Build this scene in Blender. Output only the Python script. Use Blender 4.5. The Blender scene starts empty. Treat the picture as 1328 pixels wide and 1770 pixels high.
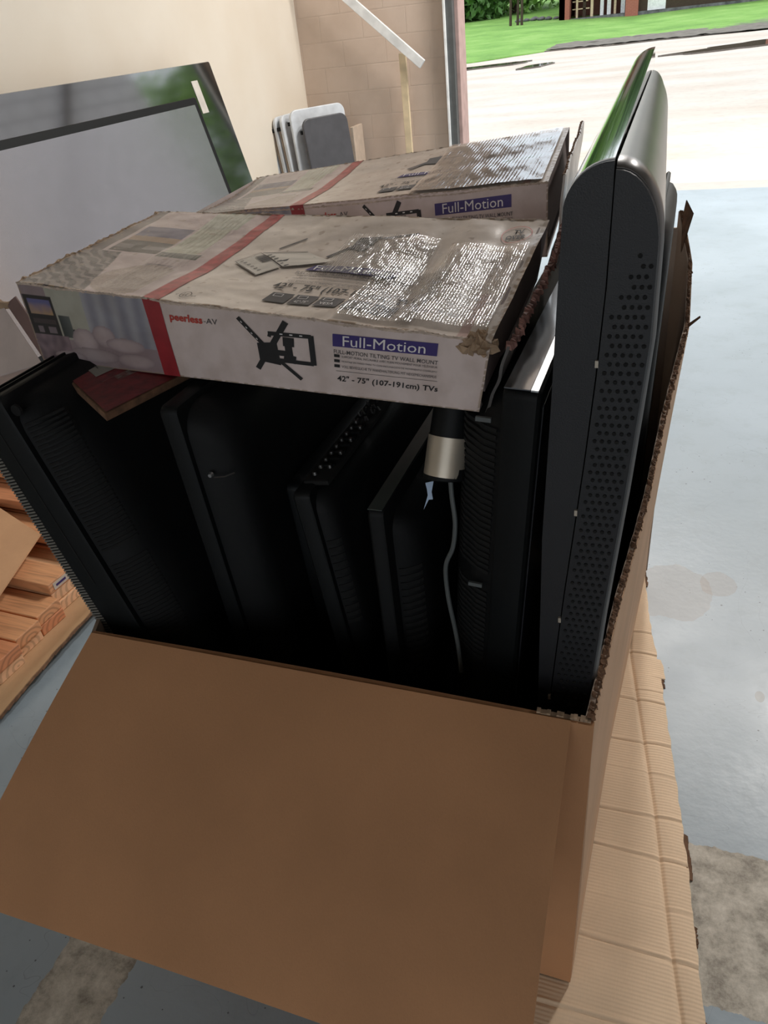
import bpy, math, random
from math import sin, cos, pi, radians, tan, exp, sqrt
from mathutils import Vector, Matrix, noise

random.seed(11)
S = bpy.context.scene
COL = S.collection

# ------------------------------------------------------------ camera
cam = bpy.data.objects.new('camera', bpy.data.cameras.new('camera'))
COL.objects.link(cam)
_p, _y, _r = radians(32.3), radians(23.0), math.atan2(.119, .993)
fw = Vector((-sin(_y) * cos(_p), cos(_y) * cos(_p), -sin(_p)))
r0 = Vector((cos(_y), sin(_y), 0)); u0 = r0.cross(fw)
cr = cos(_r) * r0 - sin(_r) * u0
cu = sin(_r) * r0 + cos(_r) * u0
M = Matrix((cr, cu, -fw)).transposed().to_4x4()
M.translation = Vector((0, 0, 1.5))
cam.matrix_world = M
cam.data.sensor_fit = 'HORIZONTAL'; cam.data.sensor_width = 36
cam.data.lens = 36 * 1330 / 1328
cam.data.clip_start = .02; cam.data.clip_end = 400
S.camera = cam

# ------------------------------------------------------------ light, exposure
S.view_settings.view_transform = 'Standard'; S.view_settings.look = 'None'
S.view_settings.gamma = 1; S.view_settings.exposure = .1
S.view_settings.use_curve_mapping = False
SKY = 1.62            # overcast sky radiance
FILL_LAMP = 1             # scale of the added fill lamps
W = bpy.data.worlds.new('overcast'); S.world = W; W.use_nodes = True
nt = W.node_tree; nt.nodes.clear()
wo = nt.nodes.new('ShaderNodeOutputWorld'); bg = nt.nodes.new('ShaderNodeBackground')
tc = nt.nodes.new('ShaderNodeTexCoord'); sx = nt.nodes.new('ShaderNodeSeparateXYZ')
rp = nt.nodes.new('ShaderNodeValToRGB')
nt.links.new(tc.outputs['Generated'], sx.inputs[0]); nt.links.new(sx.outputs['Z'], rp.inputs[0])
rp.color_ramp.elements[0].position = 0; rp.color_ramp.elements[0].color = (.86, .93, 1, 1)
rp.color_ramp.elements[1].position = 1; rp.color_ramp.elements[1].color = (.98, .99, 1, 1)
nt.links.new(rp.outputs[0], bg.inputs[0]); bg.inputs[1].default_value = SKY
nt.links.new(bg.outputs[0], wo.inputs[0])

def portal(name, loc, rot, sx_, sy_):
    l = bpy.data.lights.new(name, 'AREA'); l.shape = 'RECTANGLE'; l.size = sx_; l.size_y = sy_
    l.cycles.is_portal = True
    o = bpy.data.objects.new(name, l); COL.objects.link(o); o.location = loc; o.rotation_euler = rot

DX0, DX1, DZ = -1.94, 2.30, 4.05          # door opening in the far wall
portal('door_daylight', ((DX0 + DX1) / 2, 7.62, DZ / 2), (-pi / 2, 0, 0), DX1 - DX0, DZ)

portal('rear_fill_portal', (.6, -3.82, 1.4), (pi / 2, 0, 0), 4.2, 2.8)  # portal of an unseen rear opening, added for fill from behind

# ------------------------------------------------------------ materials
def srgb(r, g, b):
    f = lambda c: (c / 255 / 12.92) if c / 255 <= .04045 else ((c / 255 + .055) / 1.055) ** 2.4
    return (f(r), f(g), f(b), 1)

class Mt:
    def __init__(s, name, col=(.5, .5, .5, 1), rough=.6, metal=0, spec=.5, coat=0):
        s.m = bpy.data.materials.new(name); s.m.use_nodes = True
        s.t = s.m.node_tree; s.b = s.t.nodes['Principled BSDF']
        s.b.inputs['Base Color'].default_value = col
        s.b.inputs['Roughness'].default_value = rough
        s.b.inputs['Metallic'].default_value = metal
        s.b.inputs['Specular IOR Level'].default_value = spec
        if coat:
            s.b.inputs['Coat Weight'].default_value = coat; s.b.inputs['Coat Roughness'].default_value = .08
        s.tcn = None
    def n(s, typ, **kw):
        x = s.t.nodes.new(typ)
        for k, v in kw.items(): setattr(x, k, v)
        return x
    def lk(s, a, b): s.t.links.new(a, b)
    def co(s, scale=(1, 1, 1)):
        if s.tcn is None: s.tcn = s.n('ShaderNodeTexCoord')
        mp = s.n('ShaderNodeMapping'); mp.inputs['Scale'].default_value = scale
        s.lk(s.tcn.outputs['Object'], mp.inputs[0]); return mp.outputs[0]
    def noise(s, sc, det=4, scale=(1, 1, 1), rough=.5):
        x = s.n('ShaderNodeTexNoise'); x.inputs['Scale'].default_value = sc; x.inputs['Detail'].default_value = det
        x.inputs['Roughness'].default_value = rough
        s.lk(s.co(scale), x.inputs['Vector']); return x.outputs['Fac']
    def wave(s, sc, dirn='X', dist=0, scale=(1, 1, 1), dsc=1):
        x = s.n('ShaderNodeTexWave'); x.bands_direction = dirn; x.inputs['Scale'].default_value = sc
        x.inputs['Distortion'].default_value = dist; x.inputs['Detail Scale'].default_value = dsc
        s.lk(s.co(scale), x.inputs['Vector']); return x.outputs['Fac']
    def ramp(s, fac, stops):
        x = s.n('ShaderNodeValToRGB'); s.lk(fac, x.inputs[0]); e = x.color_ramp.elements
        while len(e) < len(stops): e.new(.5)
        for i, (p, c) in enumerate(stops): e[i].position = p; e[i].color = c if len(c) == 4 else (*c, 1)
        return x.outputs[0]
    def math(s, op, a, b=None):
        x = s.n('ShaderNodeMath', operation=op)
        for i, v in enumerate((a, b)):
            if v is None: continue
            if isinstance(v, (int, float)): x.inputs[i].default_value = v
            else: s.lk(v, x.inputs[i])
        return x.outputs[0]
    def mix(s, fac, a, b, mode='MIX'):
        x = s.n('ShaderNodeMix', data_type='RGBA', blend_type=mode)
        for i, v in ((0, fac), (6, a), (7, b)):
            if isinstance(v, (int, float)): x.inputs[i].default_value = v
            elif isinstance(v, tuple): x.inputs[i].default_value = v
            else: s.lk(v, x.inputs[i])
        return x.outputs[2]
    def color(s, o): s.lk(o, s.b.inputs['Base Color']); return s
    def rough(s, o): s.lk(o, s.b.inputs['Roughness']); return s
    def bump(s, h, strength=.3, dist=.002):
        x = s.n('ShaderNodeBump'); x.inputs['Strength'].default_value = strength; x.inputs['Distance'].default_value = dist
        s.lk(h, x.inputs['Height']); s.lk(x.outputs[0], s.b.inputs['Normal']); return s

def simple(name, col, rough=.6, metal=0, spec=.5, coat=0, var=.12, nsc=12, bump=.1, bsc=200):
    m = Mt(name, col, rough, metal, spec, coat)
    c2 = tuple(c * (1 - var) for c in col[:3]) + (1,)
    c1 = tuple(min(1, c * (1 + var)) for c in col[:3]) + (1,)
    m.color(m.ramp(m.noise(nsc), [(.3, c2), (.7, c1)]))
    if bump: m.bump(m.noise(bsc, 2), bump, .001)
    return m.m

MAT = {}
MAT['black'] = simple('black_plastic', (.005, .006, .0065, 1), .5, spec=.2, bump=.25, bsc=900)
MAT['black2'] = simple('charcoal_plastic', (.0065, .007, .0075, 1), .6, spec=.22, bump=.3, bsc=900)
MAT['void'] = simple('black_slot', (.003, .003, .003, 1), .9, bump=0)
MAT['gloss'] = simple('piano_black', (.008, .008, .009, 1), .06, bump=0, coat=1)
MAT['gloss_strip'] = simple('smoked_gloss_plastic', (.012, .016, .012, 1), .05, spec=1, bump=0, coat=1)
MAT['bluegrey'] = simple('navy_charcoal_plastic', (.010, .0105, .013, 1), .5, bump=.3, bsc=700)
MAT['greyshell'] = simple('smooth_grey_brown_plastic', (.085, .075, .068, 1), .3, bump=.05, bsc=90, var=.3, nsc=9)
for k_, i_ in (('gloss', 2.6), ('gloss_strip', 3.2)): MAT[k_].node_tree.nodes['Principled BSDF'].inputs['IOR'].default_value = i_
MAT['silver'] = simple('silver_trim', (.5, .5, .5, 1), .28, .85, bump=.02)
MAT['band'] = simple('champagne_metal', (.5, .44, .36, 1), .4, .55, bump=.02)
MAT['screen'] = simple('matte_screen', (.05, .05, .058, 1), .16, spec=1.0, bump=0, coat=.4)
MAT['cable'] = simple('grey_cable', (.1, .11, .11, 1), .5)
MAT['white_paint'] = simple('white_painted_wood', srgb(240, 242, 242), .4)
MAT['raw_wood'] = simple('pale_raw_wood', srgb(225, 205, 170), .7)
MAT['white_plastic'] = simple('white_table_plastic', srgb(205, 210, 215), .4, bump=.3, bsc=300)
MAT['dark_plastic'] = simple('dark_table_plastic', srgb(72, 72, 76), .45, bump=.3, bsc=300)
MAT['beige'] = simple('beige_frame', srgb(190, 172, 155), .5)
MAT['jamb_metal'] = simple('grey_steel_track', srgb(105, 108, 108), .45, .6, bump=.1)
MAT['jamb_pink'] = simple('pinkish_painted_jamb', srgb(172, 146, 140), .7, bump=.3, bsc=60)
MAT['purple'] = simple('purple_ink', srgb(58, 46, 112), .45, bump=0)
MAT['ink'] = simple('black_ink', (.012, .012, .014, 1), .5, bump=0)
MAT['greyink'] = simple('grey_ink', srgb(72, 70, 72), .5, bump=0)
MAT['white_ink'] = simple('white_ink', srgb(225, 222, 222), .5, bump=0)
MAT['red_ink'] = simple('red_ink', srgb(185, 60, 50), .5, bump=0)
MAT['paper'] = simple('paper_label', srgb(205, 198, 188), .35, bump=.05)
MAT['label_grey'] = simple('grey_print_label', srgb(150, 150, 142), .5, bump=.05)
MAT['redband'] = simple('red_print', srgb(150, 42, 50), .42, nsc=40, var=.15)
MAT['redband2'] = simple('worn_red_print', srgb(164, 66, 68), .35, nsc=60, var=.35)
MAT['maroon'] = simple('maroon_carton', srgb(118, 34, 40), .5, var=.35, nsc=60, bump=.3, bsc=120)
MAT['torn'] = simple('torn_kraft', srgb(104, 76, 56), .95, var=.4, nsc=50, bump=1, bsc=160)
MAT['torn_pale'] = simple('torn_pale_kraft', srgb(160, 136, 112), .95, var=.25, nsc=60, bump=1, bsc=160)
MAT['rim_pale'] = simple('worn_rim_paper', srgb(190, 172, 158), .8, var=.25, nsc=80)
MAT['carton_in'] = simple('mauve_grey_carton_inside', srgb(128, 112, 108), .75, bump=.15)
MAT['carton_white'] = simple('off_white_carton', srgb(205, 190, 186), .5, bump=.1)
MAT['gleam'] = simple('pale_blue_gleam', srgb(170, 190, 215), .5)  # pale tone stands for light seen through a gap
MAT['port'] = simple('socket_metal', (.14, .14, .14, 1), .35, .9, bump=0)
MAT['fill_lamp_body'] = simple('fill_lamp_enamel', srgb(225, 225, 222), .4)
MAT['ceiling'] = simple('ceiling_boards', srgb(118, 114, 110), .8)
MAT['roof'] = simple('brown_shingle', srgb(95, 82, 74), .9, bump=1, bsc=8)
MAT['bark'] = simple('bark', srgb(70, 58, 46), .9, bump=1, bsc=12)
MAT['rubble'] = simple('grey_rubble', srgb(105, 105, 108), .9, bump=1, bsc=10, var=.5, nsc=4)

def kraft(name, col, flute=None, fs=0, dist=.0006, st=.5):
    m = Mt(name, col, .82, spec=.25)
    f = m.noise(5, 5); g = m.noise(420, 2, (1, .15, 1))
    a = m.ramp(f, [(.3, tuple(c * .9 for c in col[:3])), (.7, tuple(min(1, c * 1.08) for c in col[:3]))])
    a = m.mix(m.math('MULTIPLY', g, .22), a, tuple(c * .6 for c in col[:3]) + (1,))
    m.color(a)
    h = g
    if flute:
        wv = m.wave(fs, flute, .15, dsc=.5)
        h = m.math('ADD', m.math('MULTIPLY', g, .25), wv)
    m.bump(h, st, dist)
    return m.m
MAT['kraft'] = kraft('kraft_cardboard', srgb(184, 136, 98))
MAT['kraft_sheet'] = kraft('fluted_floor_cardboard', srgb(232, 206, 176), 'Y', 42, .0006, .6)
MAT['kraft_in'] = kraft('greyish_kraft_inside', srgb(176, 156, 140))

# vertex-coloured print with sheen
def printed(name, rough, sheen=0):
    m = Mt(name, rough=rough, spec=.45)
    at = m.n('ShaderNodeAttribute', attribute_name='Col')
    wear = m.ramp(m.noise(26, 6), [(.35, (.86, .84, .82)), (.62, (1, 1, 1))])
    m.color(m.mix(1.0, at.outputs['Color'], wear, 'MULTIPLY'))
    m.bump(m.noise(55, 5), .12, .003)
    return m.m
MAT['print'] = printed('printed_carton', .42)
MAT['printtop'] = printed('glossy_printed_carton', .27)

# clear crinkled packing tape
def tape(name, fs=75, dirn='X', alpha=.55, dist=.0035):
    m = Mt(name, (.75, .78, .8, 1), .1, spec=1)
    wv = m.wave(fs, dirn, 1.2, dsc=3); nz = m.noise(45, 5)
    h = m.math('ADD', m.math('MULTIPLY', wv, .35 if fs != 44 else .9), m.math('MULTIPLY', nz, 2.2 if fs != 44 else .35))
    m.bump(h, .5, dist)
    tr = m.n('ShaderNodeBsdfTransparent'); mx = m.n('ShaderNodeMixShader')
    out = m.t.nodes['Material Output']
    lw = m.n('ShaderNodeLayerWeight'); lw.inputs[0].default_value = .55
    # tape film: partly see-through, more mirror-like at a grazing angle
    fac = m.math('MULTIPLY', lw.outputs['Fresnel'], alpha)
    gl = m.n('ShaderNodeBsdfGlossy'); gl.inputs['Roughness'].default_value = .13; gl.inputs['Color'].default_value = (.95, .97, 1, 1)
    bn = [x for x in m.t.nodes if x.type == 'BUMP'][0]; m.lk(bn.outputs[0], gl.inputs['Normal'])
    m.lk(fac, mx.inputs[0]); m.lk(tr.outputs[0], mx.inputs[1]); m.lk(gl.outputs[0], mx.inputs[2])
    m.lk(mx.outputs[0], out.inputs[0])
    return m.m
MAT['tape'] = tape('clear_packing_tape', alpha=.62)
MAT['tape2'] = tape('ribbed_packing_tape', 44, 'X', 1.3, .0006)
MAT['tape3'] = tape('thin_clear_tape', 30, 'X', .25)

def lumber_mat(name, base, seed):
    m = Mt(name, base, .6)
    d = m.n('ShaderNodeTexWave'); d.wave_type = 'RINGS'; d.rings_direction = 'X'
    d.inputs['Scale'].default_value = 14; d.inputs['Distortion'].default_value = 3.5; d.inputs['Detail'].default_value = 2
    mp = m.n('ShaderNodeMapping'); mp.inputs['Scale'].default_value = (.06, 1, 1.6); mp.inputs['Location'].default_value = (seed, seed * .013 - .05, .02 + .006 * seed)
    if m.tcn is None: m.tcn = m.n('ShaderNodeTexCoord')
    m.lk(m.tcn.outputs['Object'], mp.inputs[0]); m.lk(mp.outputs[0], d.inputs['Vector'])
    oi = m.n('ShaderNodeObjectInfo'); cb = m.n('ShaderNodeCombineXYZ'); m.lk(m.math('MULTIPLY', m.math('SUBTRACT', oi.outputs['Random'], .5), .11), cb.inputs[1])
    m.lk(m.math('MULTIPLY', m.math('SUBTRACT', m.math('FRACT', m.math('MULTIPLY', oi.outputs['Random'], 7.3)), .5), .05), cb.inputs[2]); m.lk(cb.outputs[0], mp.inputs['Location'])
    pale = tuple(min(1, c * k_) for c, k_ in zip(base[:3], (1.12, 1.2, 1.35)))
    end = m.ramp(d.outputs['Fac'], [(.15, tuple(c * .72 for c in pale)), (.55, pale), (1, pale)])
    grain = m.n('ShaderNodeTexNoise'); grain.inputs['Scale'].default_value = 16; grain.inputs['Detail'].default_value = 5; grain.inputs['Distortion'].default_value = .5
    ml = m.n('ShaderNodeMapping'); ml.inputs['Scale'].default_value = (.35, 6, 2); m.lk(m.tcn.outputs['Object'], ml.inputs[0]); m.lk(cb.outputs[0], ml.inputs['Location']); m.lk(ml.outputs[0], grain.inputs['Vector'])
    face = m.ramp(grain.outputs['Fac'], [(.32, tuple(c * .72 for c in base[:3])), (.5, base[:3]), (.7, tuple(min(1, c * 1.12) for c in base[:3]))])
    sp = m.n('ShaderNodeSeparateXYZ'); m.lk(m.tcn.outputs['Normal'], sp.inputs[0])
    m.color(m.mix(m.math('GREATER_THAN', m.math('ABSOLUTE', sp.outputs['X']), .6), face, end))
    m.bump(m.noise(90, 3, (.1, 1, 1)), .2, .001)
    return m.m
MAT['lum'] = [lumber_mat('fir_board', srgb(218, 158, 112), 1), lumber_mat('pale_fir_board', srgb(226, 180, 138), 2.3),
              lumber_mat('reddish_fir_board', srgb(206, 138, 96), 3.7)]

# floor: blue-grey paint, bare concrete strips, wear
def floor_mat():
    m = Mt('painted_concrete_floor', rough=.3)
    tcn = m.n('ShaderNodeTexCoord'); m.tcn = tcn
    sp = m.n('ShaderNodeSeparateXYZ'); m.lk(tcn.outputs['Object'], sp.inputs[0])
    X, Y = sp.outputs['X'], sp.outputs['Y']
    base = m.ramp(m.noise(.9, 6), [(.3, srgb(138, 151, 159)), (.7, srgb(160, 173, 183))])
    base = m.mix(m.ramp(m.noise(7, 8, rough=.7), [(.5, (0, 0, 0)), (.75, (.35, .35, .35))]), base, srgb(120, 130, 132))
    # scuffs
    sc = m.n('ShaderNodeTexNoise'); sc.inputs['Scale'].default_value = 2.4; sc.inputs['Detail'].default_value = 3; sc.inputs['Distortion'].default_value = 1.5
    m.lk(tcn.outputs['Object'], sc.inputs['Vector'])
    line = m.math('ABSOLUTE', m.math('SUBTRACT', sc.outputs['Fac'], .5))
    lm = m.math('MULTIPLY', m.math('LESS_THAN', line, .0008), .22)
    base = m.mix(lm, base, srgb(88, 90, 92))
    # pits
    vo = m.n('ShaderNodeTexVoronoi'); vo.inputs['Scale'].default_value = 38; m.lk(tcn.outputs['Object'], vo.inputs['Vector'])
    vn = m.noise(3, 2)
    pit = m.math('LESS_THAN', vo.outputs['Distance'], m.math('MULTIPLY', m.math('SUBTRACT', vn, .40), .42))
    base = m.mix(m.math('MULTIPLY', pit, .8), base, srgb(72, 76, 80))
    bare = m.ramp(m.noise(18, 9, rough=.75), [(.34, srgb(128, 122, 112)), (.5, srgb(182, 176, 164)), (.66, srgb(214, 208, 196))])
    jit = m.math('MULTIPLY', m.math('SUBTRACT', m.noise(30, 4), .5), .035)
    def inside(v, a, b):
        v = m.math('ADD', v, jit)
        return m.math('MULTIPLY', m.math('GREATER_THAN', v, a), m.math('LESS_THAN', v, b))
    s1 = m.math('MULTIPLY', inside(X, -1.03, -.87), inside(Y, -3, .6))
    s2 = m.math('MULTIPLY', inside(X, .05, 3.0), inside(Y, .77, 1.09))
    # worn patch by the carton
    def blob(cx, cy, rx, ry):
        a = m.math('DIVIDE', m.math('SUBTRACT', X, cx), rx); b = m.math('DIVIDE', m.math('SUBTRACT', Y, cy), ry)
        d = m.math('ADD', m.math('MULTIPLY', a, a), m.math('MULTIPLY', b, b))
        d = m.math('ADD', d, m.math('MULTIPLY', m.math('SUBTRACT', m.noise(9, 4), .5), 1.6))
        return m.math('LESS_THAN', d, 1)
    b1 = m.math('MULTIPLY', m.math('ADD', blob(.07, 1.93, .11, .13), blob(.2, 1.99, .05, .06)), .55)
    base = m.mix(b1, base, srgb(142, 138, 134))
    b2 = blob(.29, 1.55, .012, .02); base = m.mix(m.math('MULTIPLY', b2, .5), base, srgb(120, 110, 90))
    mask = m.math('MAXIMUM', s1, s2)
    m.color(m.mix(mask, base, bare))
    m.rough(m.math('ADD', .27, m.math('ADD', m.math('MULTIPLY', m.noise(5, 4), .25), m.math('MULTIPLY', mask, .4))))
    m.bump(m.math('ADD', m.math('MULTIPLY', m.noise(40, 6), .5), m.math('MULTIPLY', pit, -1.5)), .35, .004)
    return m.m
MAT['floor'] = floor_mat()

def block_mat(name, c, bw=.4, bh=.2, axis='XZ', msz=.006, mortar=.93):
    m = Mt(name, c, .75)
    br = m.n('ShaderNodeTexBrick'); br.inputs['Scale'].default_value = 1
    br.inputs['Brick Width'].default_value = bw; br.inputs['Row Height'].default_value = bh
    br.inputs['Mortar Size'].default_value = msz; br.inputs['Mortar Smooth'].default_value = .3
    c2 = tuple(x * .97 for x in c[:3]) + (1,)
    br.inputs['Color1'].default_value = c; br.inputs['Color2'].default_value = c2
    br.inputs['Mortar'].default_value = tuple(x * mortar for x in c[:3]) + (1,)
    mp = m.n('ShaderNodeMapping'); tcn = m.n('ShaderNodeTexCoord'); m.tcn = tcn
    if axis == 'XZ': mp.inputs['Rotation'].default_value = (pi / 2, 0, 0)
    m.lk(tcn.outputs['Object'], mp.inputs[0])
    if axis == 'YZ':
        sp = m.n('ShaderNodeSeparateXYZ'); cb = m.n('ShaderNodeCombineXYZ')
        m.lk(tcn.outputs['Object'], sp.inputs[0]); m.lk(sp.outputs['Y'], cb.inputs[0]); m.lk(sp.outputs['Z'], cb.inputs[1])
        m.lk(cb.outputs[0], br.inputs['Vector'])
    else:
        sp = m.n('ShaderNodeSeparateXYZ'); cb = m.n('ShaderNodeCombineXYZ')
        m.lk(tcn.outputs['Object'], sp.inputs[0]); m.lk(sp.outputs['X'], cb.inputs[0]); m.lk(sp.outputs['Z'], cb.inputs[1])
        m.lk(cb.outputs[0], br.inputs['Vector'])
    stain = m.ramp(m.noise(2.2, 7, rough=.65), [(.3, (.9, .88, .86)), (.6, (1, 1, 1))])
    m.color(m.mix(1, br.outputs['Color'], stain, 'MULTIPLY'))
    m.bump(m.math('ADD', m.math('MULTIPLY', br.outputs['Fac'], -1), m.math('MULTIPLY', m.noise(60, 4), .25)), .4, .004)
    return m.m
MAT['wall_far'] = block_mat('painted_block', srgb(214, 194, 178))
def plaster():
    m = Mt('cream_plaster', srgb(226, 216, 200), .7)
    a = m.ramp(m.noise(1.1, 5), [(.3, srgb(222, 210, 192)), (.7, srgb(232, 224, 210))])
    spots = m.ramp(m.noise(14, 6, rough=.7), [(.72, (0, 0, 0)), (.8, (.5, .5, .5))])
    m.color(m.mix(spots, a, srgb(190, 165, 135))); m.bump(m.noise(30, 4), .1, .003); return m.m
MAT['plaster'] = plaster()
MAT['wall_white'] = block_mat('white_painted_block', srgb(215, 213, 216), axis='YZ', mortar=.8)
MAT['brick'] = block_mat('red_brick', srgb(160, 98, 84), .22, .075, msz=.012, mortar=1.25)

def drive_mat():
    m = Mt('damp_pale_concrete', rough=.55)
    a = m.ramp(m.noise(.35, 6, (1, 2.5, 1)), [(.3, srgb(206, 192, 178)), (.6, srgb(222, 214, 204))])
    a = m.mix(m.ramp(m.noise(9, 6), [(.5, (0, 0, 0)), (.8, (.3, .3, .3))]), a, srgb(150, 140, 130))
    tcn = m.tcn; sp = m.n('ShaderNodeSeparateXYZ'); m.lk(tcn.outputs['Object'], sp.inputs[0])
    near = m.math('LESS_THAN', sp.outputs['Y'], 8.05)
    a = m.mix(m.math('MULTIPLY', near, .6), a, srgb(150, 152, 150))
    m.color(a); m.bump(m.noise(12, 5), .3, .02); return m.m
MAT['drive'] = drive_mat()
def grass_mat():
    m = Mt('lawn', rough=.9)
    a = m.ramp(m.noise(.5, 8, rough=.7), [(.25, srgb(96, 142, 66)), (.5, srgb(130, 178, 86)), (.75, srgb(160, 198, 114))])
    tcn = m.tcn; sp = m.n('ShaderNodeSeparateXYZ'); m.lk(tcn.outputs['Object'], sp.inputs[0])
    edge = m.math('SUBTRACT', sp.outputs['X'], m.math('MULTIPLY', m.math('SUBTRACT', sp.outputs['Y'], 36), 1.0))
    f = m.math('ADD', m.math('MULTIPLY', edge, .2), m.math('MULTIPLY', m.noise(1.1, 8, rough=.75), 1.6))
    mud = m.ramp(f, [(.72, (0, 0, 0)), (1.15, (.85, .85, .85))])
    a = m.mix(mud, a, srgb(120, 122, 108))
    m.color(a); m.bump(m.noise(8, 6), 1, .08); return m.m
MAT['grass'] = grass_mat()
MAT['mud'] = simple('muddy_verge', srgb(118, 112, 104), .7, bump=1, bsc=5, var=.3, nsc=3)
MAT['water'] = simple('puddle_water', srgb(96, 88, 82), .04, spec=1, bump=0)
MAT['leaf'] = []
for i, c in enumerate([(84, 124, 62), (112, 152, 72), (138, 176, 84)]):
    m = Mt('foliage', srgb(*c), .6)
    m.color(m.ramp(m.noise(.8, 4), [(.3, tuple(x * .55 for x in srgb(*c)[:3])), (.7, tuple(x * 1.3 for x in srgb(*c)[:3]))]))
    MAT['leaf'].append(m.m)

# ------------------------------------------------------------ helpers
class MB:
    def __init__(s): s.v = []; s.f = []; s.c = None
    def quad(s, a, b, c, d):
        n = len(s.v); s.v += [tuple(a), tuple(b), tuple(c), tuple(d)]; s.f.append((n, n + 1, n + 2, n + 3)); return s
    def hexa(s, p):
        """8 corners: bottom 4 ccw, top 4 ccw"""
        n = len(s.v); s.v += [tuple(q) for q in p]
        for f in ((3, 2, 1, 0), (4, 5, 6, 7), (0, 1, 5, 4), (1, 2, 6, 5), (2, 3, 7, 6), (3, 0, 4, 7)):
            s.f.append(tuple(n + i for i in f))
        return s
    def box(s, x0, x1, y0, y1, z0, z1):
        return s.hexa([(x0, y0, z0), (x1, y0, z0), (x1, y1, z0), (x0, y1, z0), (x0, y0, z1), (x1, y0, z1), (x1, y1, z1), (x0, y1, z1)])
    def bar(s, a, b, w, h, up=(0, 0, 1)):
        a, b = Vector(a), Vector(b); d = (b - a).normalized(); up = Vector(up)
        x = d.cross(up).normalized() * w / 2; z = x.cross(d).normalized() * h / 2
        return s.hexa([a - x - z, b - x - z, b + x - z, a + x - z, a - x + z, b - x + z, b + x + z, a + x + z])
    def tube(s, a, b, ra, rb=None, n=20, caps=True):
        a, b = Vector(a), Vector(b); rb = ra if rb is None else rb
        d = (b - a).normalized(); x = d.orthogonal().normalized(); y = d.cross(x); k = len(s.v)
        for c, r in ((a, ra), (b, rb)):
            for i in range(n):
                t = 2 * pi * i / n; s.v.append(tuple(c + (x * cos(t) + y * sin(t)) * r))
        for i in range(n): j = (i + 1) % n; s.f.append((k + i, k + j, k + n + j, k + n + i))
        if caps: s.f.append(tuple(k + i for i in range(n))[::-1]); s.f.append(tuple(k + n + i for i in range(n)))
        return s
    def path(s, pts, r, n=8):
        pts = [Vector(p) for p in pts]; k = len(s.v)
        for i, p in enumerate(pts):
            d = (pts[min(i + 1, len(pts) - 1)] - pts[max(i - 1, 0)]).normalized()
            x = d.orthogonal().normalized() if i == 0 else (px_ - d * px_.dot(d)).normalized()
            px_ = x; y = d.cross(x)
            for j in range(n): t = 2 * pi * j / n; s.v.append(tuple(p + (x * cos(t) + y * sin(t)) * r))
        for i in range(len(pts) - 1):
            for j in range(n):
                q = (j + 1) % n; s.f.append((k + i * n + j, k + i * n + q, k + (i + 1) * n + q, k + (i + 1) * n + j))
        s.f.append(tuple(k + j for j in range(n))[::-1]); s.f.append(tuple(k + (len(pts) - 1) * n + j for j in range(n)))
        return s
    def rings(s, rs, cap0=True, cap1=True, closed=True):
        k = len(s.v); n = len(rs[0])
        for r in rs: s.v += [tuple(p) for p in r]
        for i in range(len(rs) - 1):
            for j in range(n if closed else n - 1):
                q = (j + 1) % n; s.f.append((k + i * n + j, k + i * n + q, k + (i + 1) * n + q, k + (i + 1) * n + j))
        if cap0: s.f.append(tuple(k + j for j in range(n))[::-1])
        if cap1: s.f.append(tuple(k + (len(rs) - 1) * n + j for j in range(n)))
        return s
    def grid(s, fn, nu, nv, col=None):
        k = len(s.v); cs = []
        for j in range(nv + 1):
            for i in range(nu + 1):
                u, v = i / nu, j / nv; s.v.append(tuple(fn(u, v)))
                if col: cs.append(col(u, v))
        for j in range(nv):
            for i in range(nu):
                a = k + j * (nu + 1) + i; s.f.append((a, a + 1, a + nu + 2, a + nu + 1))
        if col: s.c = cs
        return s
    def sheet(s, fn, nu, nv, t):
        """grid with thickness t along a (constant) offset vector"""
        t = Vector(t); k = len(s.v); n = (nu + 1) * (nv + 1)
        s.grid(fn, nu, nv); base = list(s.v[k:]); s.v += [tuple(Vector(p) + t) for p in base]
        top = [tuple(x + n for x in f[::-1]) for f in s.f[-nu * nv:]]; s.f += top
        I = lambda i, j: k + j * (nu + 1) + i
        for i in range(nu):
            s.f.append((I(i + 1, 0), I(i, 0), I(i, 0) + n, I(i + 1, 0) + n)); s.f.append((I(i, nv), I(i + 1, nv), I(i + 1, nv) + n, I(i, nv) + n))
        for j in range(nv):
            s.f.append((I(0, j), I(0, j + 1), I(0, j + 1) + n, I(0, j) + n)); s.f.append((I(nu, j + 1), I(nu, j), I(nu, j) + n, I(nu, j + 1) + n))
        return s
    def mesh(s, name, mat, smooth=False):
        me = bpy.data.meshes.new(name); me.from_pydata(s.v, [], s.f); me.update()
        if s.c:
            a = me.color_attributes.new('Col', 'FLOAT_COLOR', 'POINT')
            flat = []
            for c in s.c: flat += [c[0], c[1], c[2], 1]
            a.data.foreach_set('color', flat)
        me.materials.append(mat)
        if smooth:
            for p in me.polygons: p.use_smooth = True
        return me
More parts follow.
